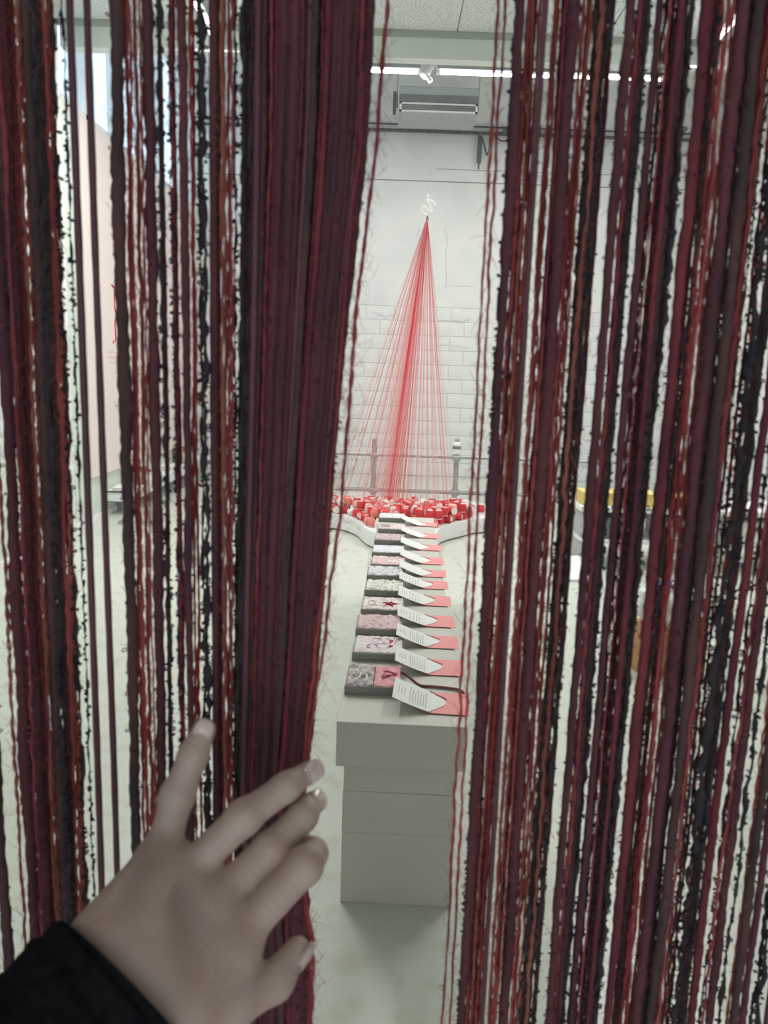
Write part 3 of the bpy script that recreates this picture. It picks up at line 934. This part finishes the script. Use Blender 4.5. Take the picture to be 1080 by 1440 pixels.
def batch_tubes(Cv, r, m=3):
    """Cv (K,S,3) curves -> tubes of m sides"""
    K, S, _ = Cv.shape
    T = np.gradient(Cv, axis=1)
    T /= np.linalg.norm(T, axis=2, keepdims=True) + 1e-9
    ref = np.array([.31, .87, .38])
    U = np.cross(T, ref)
    U /= np.linalg.norm(U, axis=2, keepdims=True) + 1e-9
    Wv = np.cross(T, U)
    a = np.arange(m) * 2 * PI / m
    V = Cv[:, :, None, :] + r * (U[:, :, None, :] * np.cos(a)[None, None, :, None] + Wv[:, :, None, :] * np.sin(a)[None, None, :, None])
    k, s, j = np.meshgrid(np.arange(K), np.arange(S - 1), np.arange(m), indexing='ij')
    b = k * S * m
    q = np.stack([b + s * m + j, b + s * m + (j + 1) % m, b + (s + 1) * m + (j + 1) % m, b + (s + 1) * m + j], -1).reshape(-1, 4)
    return V.reshape(-1, 3), q


def join(parts):
    Vs, Qs, o = [], [], 0
    for V, Q in parts:
        Vs.append(V)
        Qs.append(Q + o)
        o += len(V)
    return np.concatenate(Vs), np.concatenate(Qs)


def path_at(path, z):
    return np.stack([np.interp(z, path[:, 2], path[:, 0]), np.interp(z, path[:, 2], path[:, 1]), z], -1)


def loops(path, K, rr, lr, rg, seg=9, z0=ZF0, z1=ZF1):
    """small curled loops of yarn standing off a strand"""
    z = rg.uniform(z0, z1, K)
    c = path_at(path, z)
    th_ = rg.uniform(0, 2 * PI, K)
    d = np.stack([np.cos(th_), np.sin(th_), np.zeros(K)], -1)
    up = np.stack([rg.normal(0, .5, K), rg.normal(0, .5, K), rg.choice([-1, 1], K)], -1)
    up /= np.linalg.norm(up, axis=1, keepdims=True)
    L_ = lr * rg.uniform(.45, 1.25, K)
    t = np.linspace(0, 2 * PI * .92, seg)
    Cv = c[:, None, :] + d[:, None, :] * (rr * .75 + L_[:, None] * (1 - np.cos(t))[None, :] * .6)[..., None] + up[:, None, :] * (L_[:, None] * np.sin(t)[None, :] * .55)[..., None]
    return Cv


def fibres(path, K, rr, ln, rg, seg=5):
    """loose hairs"""
    z = rg.uniform(ZF0, ZF1, K)
    c = path_at(path, z)
    th_ = rg.uniform(0, 2 * PI, K)
    d = np.stack([np.cos(th_), np.sin(th_), np.zeros(K)], -1)
    L_ = ln * rg.uniform(.4, 1.3, K)
    t = np.linspace(0, 1, seg)
    dz = rg.uniform(-1, 1, K)
    cur = rg.normal(0, .5, (K, 3))
    Cv = c[:, None, :] + d[:, None, :] * (rr * .5 + L_[:, None] * t[None, :] * .55)[..., None]
    Cv[:, :, 2] += dz[:, None] * L_[:, None] * t[None, :] * 1.3
    Cv += cur[:, None, :] * (L_[:, None] * (t * (1 - t) + .4 * t * t)[None, :])[..., None]
    return Cv


cur = empty('string_curtain', (0, YC, 0))
tag(cur, 'doorway curtain of hanging maroon, red and black yarn strands', 'curtain')
cur.location = (0, 0, 0)
MB().tube([(-.72, YC, RAILZ + .012), (.74, YC, RAILZ + .012)], .014, 12).build('curtain_rail', M['metal'], cur, smooth=True)
for x in (-.70, .72):
    MB().box((x - .012, YC, RAILZ - .005), (x + .012, YW, RAILZ + .03)).build('rail_bracket', M['metal'], cur)
PARTN = {'cord': 'smooth_cord', 'chen': 'chenille_strand', 'moh': 'mohair_strand', 'bou': 'boucle_strand'}
nstr = [0]


def straight(x, y, sway=0.0, rg=RNG):
    z = np.linspace(HEMZ, RAILZ, 40)
    w = np.zeros((40, 3))
    w[:, 0] = x + noise1(40, 9, rg) * sway
    w[:, 1] = y + noise1(40, 9, rg) * sway
    w[:, 2] = z
    return w


def strand(path, typ, r, m, lod=1.0, halo=0):
    """path (k,3) sorted by z; r radius in metres"""
    rg = np.random.default_rng(1000 + nstr[0])
    nstr[0] += 1
    path = path[np.argsort(path[:, 2])]
    parts = []
    if typ == 'cord':
        z = zgrid(.006, .03)
        P = path_at(path, z)
        ph = z * 900
        R = r * (1 + .05 * np.cos(np.arange(8)[None, :] * PI / 4 * 2 + ph[:, None])) * (1 + .05 * noise1(len(z), 6, rg))[:, None]
        parts.append(ring_tube(P, R, 8))
    elif typ == 'chen':
        z = zgrid(.0022 / lod)
        n_ = len(z)
        P = path_at(path, z)
        P[:, 0] += noise1(n_, 14, rg) * r * .18
        R = np.stack([r * (.92 + .20 * noise1(n_, 2, rg) + .10 * noise1(n_, 9, rg)) for _ in range(8)], 1)
        R *= (1 + .16 * noise1(n_, 26, rg))[:, None]
        parts.append(ring_tube(P, R, 8))
        if lod > .5:
            parts.append(batch_tubes(loops(path, 80, r, r * .30 + .0008, rg, 7), .00042))
            parts.append(batch_tubes(fibres(path, 170, r, .006, rg, 4), .00015))
    elif typ == 'moh':
        z = zgrid(.0026 / lod)
        n_ = len(z)
        P = path_at(path, z)
        P[:, 0] += noise1(n_, 10, rg) * r * .55
        P[:, 1] += noise1(n_, 10, rg) * r * .55
        ply = r * .52
        pitch = rg.uniform(.018, .034)
        amp_ = .62 + .5 * noise1(n_, 20, rg)
        for k in range(2):
            A = z * 2 * PI / pitch + k * PI + noise1(n_, 30, rg) * 1.5
            Pk = P.copy()
            Pk[:, 0] += np.cos(A) * ply * amp_
            Pk[:, 1] += np.sin(A) * ply * amp_
            R = (ply * (1 + .35 * noise1(n_, 3, rg)))[:, None] * np.ones((1, 5))
            parts.append(ring_tube(Pk, R, 5))
        if lod > .5:
            parts.append(batch_tubes(fibres(path, 330, r, .0080, rg, 4), .00013))
    else:
        z = zgrid(.0018 / lod)
        n_ = len(z)
        P = path_at(path, z)
        P[:, 0] += noise1(n_, 5, rg) * r * .55
        P[:, 1] += noise1(n_, 5, rg) * r * .55
        kn = np.clip(noise1(n_, 4, rg) * 1.3, -.45, 1.2)
        R = np.stack([r * (.50 + .42 * kn + .28 * noise1(n_, 1.6, rg)) for _ in range(7)], 1)
        R = np.maximum(R, r * .22)
        parts.append(ring_tube(P, R, 7))
        if lod > .5:
            parts.append(batch_tubes(loops(path, 300, r * .35, r * .55 + .0007, rg, 7), .0006))
    if halo:
        parts.append(batch_tubes(fibres(path, halo, r, .013, rg, 5), .00009))
    V, Q = join(parts)
    return link(PARTN[typ], np_mesh(PARTN[typ], V, Q), cur, M[m])


PX = .46 / F * 1.0                               # metres per picture pixel at the curtain


def vert(px, w, typ, m, dy=0.0, sway=.0012, lod=1.0):
    """a strand hanging straight; px = where it crosses eye level, w = its width in pixels"""
    Y = YC + dy
    x = on_y(px, 400, Y)[0]
    strand(straight(x, Y, sway), typ, w * {'cord': 1, 'chen': 1.12, 'moh': 1.15, 'bou': 1.15}[typ] * PX * .5 * (Y / .46), m, lod)


LEFT_LIST = [
    (3, 15, 'chen', 'y_maroon', .012), (14, 6, 'moh', 'y_mohair', 0), (22, 14, 'chen', 'y_maroon', .006), (33, 12, 'chen', 'y_red', .014), (42, 6, 'moh', 'y_rust', 0), (47, 6, 'moh', 'y_rust', .008),
    (56, 15, 'chen', 'y_brown', .004), (68, 15, 'chen', 'y_brown', .012), (64, 9, 'bou', 'y_black', -.004), (77, 6, 'moh', 'y_mohair', -.004), (82, 7, 'moh', 'y_rust', .006), (88, 7, 'bou', 'y_black', 0),
    (9, 9, 'bou', 'y_black', .024), (100, 4, 'bou', 'y_black', .006),
    (113, 10.5, 'cord', 'y_cord', 0), (137, 10, 'cord', 'y_cord', .004),
    (173, 17, 'chen', 'y_brown', 0), (185, 6, 'moh', 'y_mohair', .006), (192, 5, 'moh', 'y_mohair', 0), (199, 6, 'moh', 'y_rust', .008), (205, 4, 'moh', 'y_mohair', .0),
    (215, 14, 'chen', 'y_maroon', .004), (229, 8, 'bou', 'y_black', 0), (247, 5, 'moh', 'y_mohair', .006), (244, 4, 'bou', 'y_black', 0), (260, 11, 'chen', 'y_maroon', .002), (271, 5, 'moh', 'y_mohair', .01),
    (288, 12, 'bou', 'y_black', 0), (283, 6, 'bou', 'y_black', .012), (301, 11, 'cord', 'y_maroon', .004), (312, 6, 'moh', 'y_rust', 0), (318, 6, 'moh', 'y_rust', .01), (325, 6, 'moh', 'y_mohair', .004), (332, 5, 'bou', 'y_black', .014),
]
RIGHT_LIST = [
    (680, 5, 'moh', 'y_mohair', 0), (688, 5, 'moh', 'y_mohair', .004),
    (708, 13, 'chen', 'y_maroon', 0), (703, 6, 'bou', 'y_black', .004), (719, 5, 'moh', 'y_mohair', .004), (726, 5, 'moh', 'y_rust', .0), (732, 5, 'moh', 'y_mohair', .008), (738, 5, 'moh', 'y_rust', .002),
    (744, 8.5, 'cord', 'y_cord', -.002), (756, 5, 'moh', 'y_mohair', .002), (762, 6, 'moh', 'y_rust', .008), (768, 5, 'moh', 'y_mohair', 0),
    (780, 17, 'chen', 'y_maroon', .002), (792, 5, 'moh', 'y_mohair', 0), (798, 5, 'moh', 'y_mohair', .008), (803, 4, 'moh', 'y_rust', 0),
    (810, 10, 'bou', 'y_black', .0), (818, 12, 'chen', 'y_brown', .006), (827, 9, 'bou', 'y_black', .002), (816, 7, 'moh', 'y_rust', -.004),
    (856, 12, 'chen', 'y_maroon', 0), (866, 7, 'moh', 'y_mohair', .004), (873, 10, 'chen', 'y_brown', .008), (880, 6, 'bou', 'y_black', 0), (869, 6, 'bou', 'y_black', .012),
    (894, 10, 'chen', 'y_maroon', .002), (903, 5, 'bou', 'y_black', .006), (908, 4, 'moh', 'y_mohair', 0), (913, 5, 'bou', 'y_black', .002), (917, 4, 'moh', 'y_mohair', .008),
    (926, 15, 'chen', 'y_brown', .004), (935, 10, 'bou', 'y_black', 0), (922, 7, 'chen', 'y_red', -.004),
    (956, 14, 'chen', 'y_red', 0), (969, 5, 'bou', 'y_black', .002), (977, 7, 'moh', 'y_mohair', .004), (984, 7, 'moh', 'y_mohair', 0), (990, 6, 'moh', 'y_rust', .008),
    (1002, 16, 'chen', 'y_maroon', .004), (1011, 8, 'chen', 'y_brown', .01), (1027, 15, 'chen', 'y_brown', .002), (1018, 5, 'bou', 'y_black', .012), (1039, 7, 'moh', 'y_mohair', 0), (1045, 6, 'moh', 'y_rust', .006), (1050, 4, 'bou', 'y_black', 0),
    (1057, 5, 'bou', 'y_black', .006), (1068, 14, 'bou', 'y_black', 0), (1076, 10, 'chen', 'y_brown', .008), (1086, 7, 'bou', 'y_black', 0),
    (1097, 12, 'chen', 'y_red', .002), (1108, 6, 'bou', 'y_black', .004), (1116, 6, 'moh', 'y_mohair', 0), (1126, 14, 'chen', 'y_maroon', .004), (1140, 8, 'bou', 'y_black', 0), (1152, 6, 'moh', 'y_rust', .004), (1163, 13, 'chen', 'y_brown', 0), (1178, 12, 'chen', 'y_maroon', .006),
]
for (px, w, t_, m_, dy) in LEFT_LIST + RIGHT_LIST:
    vert(px, w, t_, m_, dy)
fr_ = random.Random(21)
for (a, b) in ((-4, 88), (184, 234), (246, 276), (296, 330), (716, 742), (752, 832), (853, 884), (890, 942), (952, 1090)):
    px = a + 3
    while px < b:
        t_, m_, w = fr_.choice([('moh', 'y_mohair', 6), ('moh', 'y_mohair', 5), ('moh', 'y_rust', 6), ('chen', 'y_red', 7), ('chen', 'y_maroon', 8)])
        vert(px, w, t_, m_, fr_.uniform(.02, .034), lod=.8)
        px += fr_.uniform(9, 15) if px < 600 else fr_.uniform(7.5, 12)
# the curtain goes on to both door jambs
rr_ = random.Random(5)
opts = [('chen', 'y_maroon', 14), ('chen', 'y_brown', 15), ('moh', 'y_mohair', 6), ('bou', 'y_black', 9), ('moh', 'y_rust', 6), ('chen', 'y_red', 12), ('cord', 'y_cord', 10)]
for (a, b) in ((-860, -12), (1196, 1960)):
    px = a
    while px < b:
        t_, m_, w = rr_.choice(opts)
        near = -80 < px < 1300
        vert(px, w, t_, m_, rr_.uniform(0, .01), lod=1.0 if near else .45)
        px += w * rr_.uniform(1.0, 1.9)

# the bundle drawn aside by the hand
KEYS = [(0, 342, 526), (170, 341, 518), (500, 339, 484), (800, 335, 458), (950, 333, 446), (1050, 331, 436), (1110, 331, 428), (1200, 335, 428), (1300, 342, 430), (1440, 346, 436)]


def pulled(kfun, dy, sway=.0006):
    P = []
    for y, x in kfun:
        t = min(1, max(0, y / 1080))
        Y = YC + dy - .012 * t ** 2 if y <= 1080 else YC + dy - .012
        P.append(on_y(x, y, Y))
    P = np.array(P)
    d0 = (P[0] - P[1]) / abs(P[0][2] - P[1][2])
    top = P[0] + d0 * (RAILZ - P[0][2])
    bot = P[-1].copy()
    bot[2] = HEMZ
    P = np.concatenate([[top], P, [bot]])[::-1]
    z = np.linspace(HEMZ, RAILZ, 120)
    Q = np.array(smooth_poly(list(P), 10))
    Q = Q[np.argsort(Q[:, 2])]
    R = path_at(Q, z)
    R[:, 0] += noise1(120, 16, RNG) * sway
    return R


bt = [('chen', 'y_maroon', 15), ('chen', 'y_brown', 11), ('chen', 'y_maroon', 13), ('chen', 'y_maroon', 12), ('moh', 'y_mohair', 5), ('chen', 'y_maroon', 14), ('cord', 'y_cord', 11), ('chen', 'y_red', 9)]
for lay, nn in ((0, 20), (1, 15), (2, 12)):
    for k in range(nn):
        u = (k + .5 * (lay % 2) + .25) / nn
        u = min(.985, u + rr_.uniform(-.012, .012))
        if lay == 0 and u < .07:
            t_, m_, w = 'bou', 'y_black', 10
        elif lay == 0 and u > .95:
            t_, m_, w = 'chen', 'y_maroon', 12
        else:
            t_, m_, w = bt[(k * 3 + lay * 2) % len(bt)] if lay == 0 else rr_.choice([bt[0], bt[1], bt[2], bt[5]])
        strand(pulled([(y, a + (b - a) * u) for y, a, b in KEYS], .006 + lay * .011 + rr_.uniform(0, .004)), t_, w * PX * .5, m_)
strand(pulled([(0, 546), (170, 533), (420, 502), (620, 487), (800, 468), (950, 447), (1040, 434), (1110, 426), (1200, 424), (1300, 430), (1440, 437)], .0), 'moh', 7 * PX * .5, 'y_mohair', halo=650)
strand(pulled([(0, 512), (170, 508), (420, 484), (620, 470), (800, 456), (950, 440), (1040, 430), (1110, 424), (1200, 424), (1300, 428), (1440, 434)], .002), 'moh', 6 * PX * .5, 'y_mohair')

# ================================================================== HAND
DS = 1.05


def cpt(px, py, d):
    d *= DS
    return np.array([(px - CX) / F * d, (py - CY) / F * d, d])


def rcone(P, a, b, ra, rb):
    ba = b - a
    l2 = ba @ ba
    rd = ra - rb
    a2 = l2 - rd * rd
    il2 = 1 / l2
    pa = P - a
    y = pa @ ba
    z = y - l2
    x2 = np.sum((pa * l2 - y[..., None] * ba) ** 2, -1)
    y2 = y * y * l2
    z2 = z * z * l2
    k = np.sign(rd) * rd * rd * x2
    o = (np.sqrt(x2 * a2 * il2) + y * rd) * il2 - ra
    c1 = np.sign(z) * a2 * z2 > k
    c2 = np.sign(y) * a2 * y2 < k
    o = np.where(c2, np.sqrt(x2 + y2) * il2 - ra, o)
    o = np.where(c1, np.sqrt(x2 + z2) * il2 - rb, o)
    return o


def smin(a, b, k):
    h = np.maximum(k - np.abs(a - b), 0) / k
    return np.minimum(a, b) - h * h * k * .25


FING = {
    'pinky': [(226, 1205, .378, 10.5), (250, 1118, .392, 8.8), (272, 1062, .397, 7.9), (287, 1026, .401, 6.5)],
    'ring': [(256, 1235, .372, 11), (343, 1149, .381, 8.8), (402, 1107, .393, 7.6), (436, 1085, .405, 6.0)],
    'middle': [(300, 1272, .366, 11.5), (380, 1194, .383, 8.7), (426, 1148, .396, 7.9), (440, 1129, .410, 6.6)],
    'index': [(330, 1322, .360, 12), (428, 1217, .376, 9.2), (440, 1200, .398, 8.0), (428, 1188, .416, 6.6)],
    'thumb': [(262, 1420, .335, 14), (320, 1412, .348, 12), (386, 1380, .362, 9.2), (418, 1336, .374, 6.6)],
}
WR = [(142, 1322, .325, 14.5), (172, 1352, .326, 14.5), (202, 1380, .328, 14.5), (236, 1412, .33, 14.5)]
lo, hi = np.array([1e9] * 3), np.array([-1e9] * 3)
for L_ in list(FING.values()) + [WR]:
    for q in L_:
        c = cpt(*q[:3])
        lo, hi = np.minimum(lo, c - .02), np.maximum(hi, c + .02)
FOREARM = cpt(176, 1366, .328), np.array([-.215, .30, .235])
lo = np.minimum(lo, FOREARM[0] + (FOREARM[1] - FOREARM[0]) * .35 - .03)
VX = .0015
dims = np.ceil((hi - lo) / VX).astype(int)
gx, gy, gz = [np.arange(d_) * VX + l_ for d_, l_ in zip(dims, lo)]
P = np.stack(np.meshgrid(gx, gy, gz, indexing='ij'), -1).astype(np.float32)
D = None
mm = .001
# metacarpals, wrist, palm web
pal = []
for k, fn in enumerate(('pinky', 'ring', 'middle', 'index')):
    m0 = FING[fn][0]
    pal.append(rcone(P, cpt(*WR[k][:3]).astype(np.float32), cpt(*m0[:3]).astype(np.float32), WR[k][3] * mm, m0[3] * mm))
WRC = cpt(190, 1366, .328)
mc = [cpt(*FING[fn][0][:3]) for fn in ('pinky', 'ring', 'middle', 'index')]
for a, b in zip(mc[:-1], mc[1:]):
    off = np.array([0, 0, .003])
    pal.append(rcone(P, a + off - (a - WRC) * 0.06, b + off - (b - WRC) * 0.06, .0098, .0105))
pal.append(rcone(P, cpt(200, 1330, .349), cpt(285, 1345, .358), .015, .015))
pal.append(rcone(P, cpt(240, 1395, .340), cpt(318, 1345, .358), .015, .014))
pal.append(rcone(P, FOREARM[0], FOREARM[0] + (FOREARM[1] - FOREARM[0]) * .5, .0235, .027))
t0 = FING['thumb']
pal.append(rcone(P, cpt(*t0[0][:3]), cpt(*t0[1][:3]), t0[0][3] * mm, t0[1][3] * mm))
D = pal[0]
for s_ in pal[1:]:
    D = smin(D, s_, .011)
fu = None
for fn, js in FING.items():
    segs = list(zip(js[:-1], js[1:]))
    if fn == 'thumb':
        segs = segs[1:]
    d_ = None
    for a, b in segs:
        s_ = rcone(P, cpt(*a[:3]), cpt(*b[:3]), a[3] * mm * (.80 if a is js[0] else .95), b[3] * mm)
        d_ = s_ if d_ is None else smin(d_, s_, .004)
    # knuckle fullness
    c = cpt(*js[1][:3])
    if fn != 'thumb':
        d_ = smin(d_, np.linalg.norm(P - (c + np.array([0, 0, -.0008])), axis=-1) - js[1][3] * mm * .98, .003)
    fu = d_ if fu is None else smin(fu, d_, .0012)
D = smin(D, fu, .0045)


def surface_nets(D, lo, vx):
    nx, ny, nz = D.shape
    s = D < 0
    cs = np.zeros((nx - 1, ny - 1, nz - 1), int)
    for dx in (0, 1):
        for dy in (0, 1):
            for dz in (0, 1):
                cs += s[dx:nx - 1 + dx, dy:ny - 1 + dy, dz:nz - 1 + dz]
    act = (cs > 0) & (cs < 8)
    idx = -np.ones(act.shape, int)
    ijk = np.argwhere(act)
    idx[act] = np.arange(len(ijk))
    acc = np.zeros((len(ijk), 3))
    cnt_ = np.zeros(len(ijk))
    cor = np.array([(a, b, c) for a in (0, 1) for b in (0, 1) for c in (0, 1)])
    for i_ in range(8):
        for j_ in range(i_ + 1, 8):
            if np.abs(cor[i_] - cor[j_]).sum() != 1:
                continue
            A = ijk + cor[i_]
            B = ijk + cor[j_]
            da = D[A[:, 0], A[:, 1], A[:, 2]]
            db_ = D[B[:, 0], B[:, 1], B[:, 2]]
            ok = (da < 0) != (db_ < 0)
            t = np.where(ok, da / np.where(ok, da - db_, 1), 0)
            pt = A + (B - A) * t[:, None]
            acc[ok] += pt[ok]
            cnt_[ok] += 1
    V = acc / cnt_[:, None] * vx + lo
    Qs = []
    for ax in range(3):
        o1, o2 = [(1, 2), (2, 0), (0, 1)][ax]
        sl0, sl1 = [slice(None)] * 3, [slice(None)] * 3
        sl0[ax], sl1[ax] = slice(0, -1), slice(1, None)
        ch = s[tuple(sl0)] != s[tuple(sl1)]
        E_ = np.argwhere(ch)
        ok = (E_[:, o1] > 0) & (E_[:, o2] > 0) & (E_[:, o1] < D.shape[o1] - 1) & (E_[:, o2] < D.shape[o2] - 1)
        E_ = E_[ok]
        ins = s[E_[:, 0], E_[:, 1], E_[:, 2]]

        def cell(a, b):
            c = E_.copy()
            c[:, o1] -= a
            c[:, o2] -= b
            return idx[c[:, 0], c[:, 1], c[:, 2]]
        q = np.stack([cell(1, 1), cell(0, 1), cell(0, 0), cell(1, 0)], 1)
        q[~ins] = q[~ins][:, ::-1]
        Qs.append(q)
    return V, np.concatenate(Qs)


Vh, Qh = surface_nets(D, lo, VX)
lab_ = np.arange(len(Vh))                          # keep the one connected surface
while True:
    m_ = lab_[Qh].min(1)
    new = lab_.copy()
    for c in range(4):
        np.minimum.at(new, Qh[:, c], m_)
    new = new[new]
    if (new == lab_).all():
        break
    lab_ = new
big = np.bincount(lab_).argmax()
keep = lab_ == big
remap = np.cumsum(keep) - 1
Qh = remap[Qh[keep[Qh[:, 0]]]]
Vh = Vh[keep]
# light Laplacian smoothing
for _ in range(3):
    acc = np.zeros_like(Vh)
    c_ = np.zeros(len(Vh))
    for a, b in ((0, 1), (1, 2), (2, 3), (3, 0)):
        np.add.at(acc, Qh[:, a], Vh[Qh[:, b]])
        np.add.at(c_, Qh[:, a], 1)
        np.add.at(acc, Qh[:, b], Vh[Qh[:, a]])
        np.add.at(c_, Qh[:, b], 1)
    Vh = Vh * .5 + acc / c_[:, None] * .5
toW = lambda A: np.asarray(A) @ MC + CAMP          # camera(right,down,forward) -> world
hand = link('person', np_mesh('person', toW(Vh), Qh), None, M['skin'])
tag(hand, 'bare left hand in a black sleeve drawing the yarn curtain aside', 'person')


def nail(tip, prev, dors, w, l, name='fingernail', back=.35):
    tip, prev, dors = np.array(tip), np.array(prev), np.array(dors, float)
    d = (tip - prev) / np.linalg.norm(tip - prev)
    n_ = dors - d * (dors @ d)
    n_ /= np.linalg.norm(n_)
    s_ = np.cross(d, n_)
    nu, nv = 12, 9
    V, Qn = [], []
    for sgn in (1, 0):
        for i in range(nu + 1):
            u = -1 + 2 * i / nu
            hw = w * (1 - max(0, u) ** 4 * .45 - max(0, -u) ** 4 * .35)
            for j in range(nv + 1):
                v = -1 + 2 * j / nv
                ang = v * 1.0
                V.append(tip + d * (u * l * .5 + l * back * .2) + s_ * hw * math.sin(ang) / math.sin(1.0) + n_ * (hw * (math.cos(ang) - 1) * .75 - .0012 * max(0, u) ** 2 + (0 if sgn else -.0008)))
    K = (nu + 1) * (nv + 1)
    for i in range(nu):
        for j in range(nv):
            a = i * (nv + 1) + j
            Qn.append((a, a + nv + 1, a + nv + 2, a + 1))
            Qn.append((K + a, K + a + 1, K + a + nv + 2, K + a + nv + 1))
    rim = [i * (nv + 1) for i in range(nu + 1)] + [nu * (nv + 1) + j for j in range(1, nv + 1)] + [i * (nv + 1) + nv for i in range(nu - 1, -1, -1)] + [j for j in range(nv - 1, 0, -1)]
    for a, b in zip(rim, rim[1:] + rim[:1]):
        Qn.append((a, b, K + b, K + a))
    return link(name, np_mesh(name, toW(np.array(V)), np.array(Qn)), hand, M['nail'])


for fn, dors, w, l, lift in (('pinky', (.10, -.1, -1), .0046, .0105, .0056), ('ring', (.55, -.35, -.8), .0054, .0115, .0062), ('middle', (.9, -.6, -.45), .0056, .0115, .0066), ('thumb', (1, .35, -.35), .0062, .013, .0068)):
    a, b = cpt(*FING[fn][2][:3]), cpt(*FING[fn][3][:3])
    d = (b - a) / np.linalg.norm(b - a)
    n_ = np.array(dors, float)
    n_ -= d * (n_ @ d)
    n_ /= np.linalg.norm(n_)
    nail(b + n_ * (lift + .0009) - d * .001, a + n_ * (lift + .0009), n_, w, l)

# sleeve of the sweater, from the cuff back to the upper arm
S0, S1 = FOREARM
dirf = (S1 - S0) / np.linalg.norm(S1 - S0)
sl = [S0 + dirf * .004, S0 + dirf * .008, S0 + dirf * .03, S0 + dirf * .08, S0 + dirf * .15, S0 + dirf * .22, np.array([-.30, .33, .06]), np.array([-.29, .27, -.06]), np.array([-.27, .20, -.18])]
rs = [.0365, .038, .0395, .042, .046, .050, .055, .058, .062]
seg = 40
V, Qn = [], []
path = np.array(smooth_poly(sl, 10))
rad = np.interp(np.linspace(0, 1, len(path)), np.linspace(0, 1, len(rs)), rs)
Tn = np.gradient(path, axis=0)
Tn /= np.linalg.norm(Tn, axis=1, keepdims=True)
ref = np.array([.6, -.5, .6])
rings = []
for i in range(len(path)):
    u = ref - Tn[i] * (ref @ Tn[i])
    u /= np.linalg.norm(u)
    ref = u
    w = np.cross(Tn[i], u)
    a = np.linspace(0, 2 * PI, seg, endpoint=False)
    wr = 1 + .025 * np.sin(i * .9 + 2 * a) * min(1, i / 8) + .015 * np.sin(i * 1.9 + 3 * a + 1) * min(1, i / 8)
    rings.append(path[i] + (np.cos(a) * rad[i] * wr)[:, None] * u + (np.sin(a) * rad[i] * wr * .92)[:, None] * w)
inner = [path[0] + (r_ - path[0]) * .93 for r_ in (rings[0],)]
inner2 = path[3] + (rings[3] - path[3]) * .92
rings = [inner2, inner[0]] + rings
V = np.concatenate(rings)
nr = len(rings)
i, j = np.meshgrid(np.arange(nr - 1), np.arange(seg), indexing='ij')
Qn = np.stack([i * seg + j, i * seg + (j + 1) % seg, (i + 1) * seg + (j + 1) % seg, (i + 1) * seg + j], -1).reshape(-1, 4)
slv = link('sleeve', np_mesh('sleeve', toW(V), Qn), hand, M['cuff'])
tag(slv, 'black knitted sleeve')
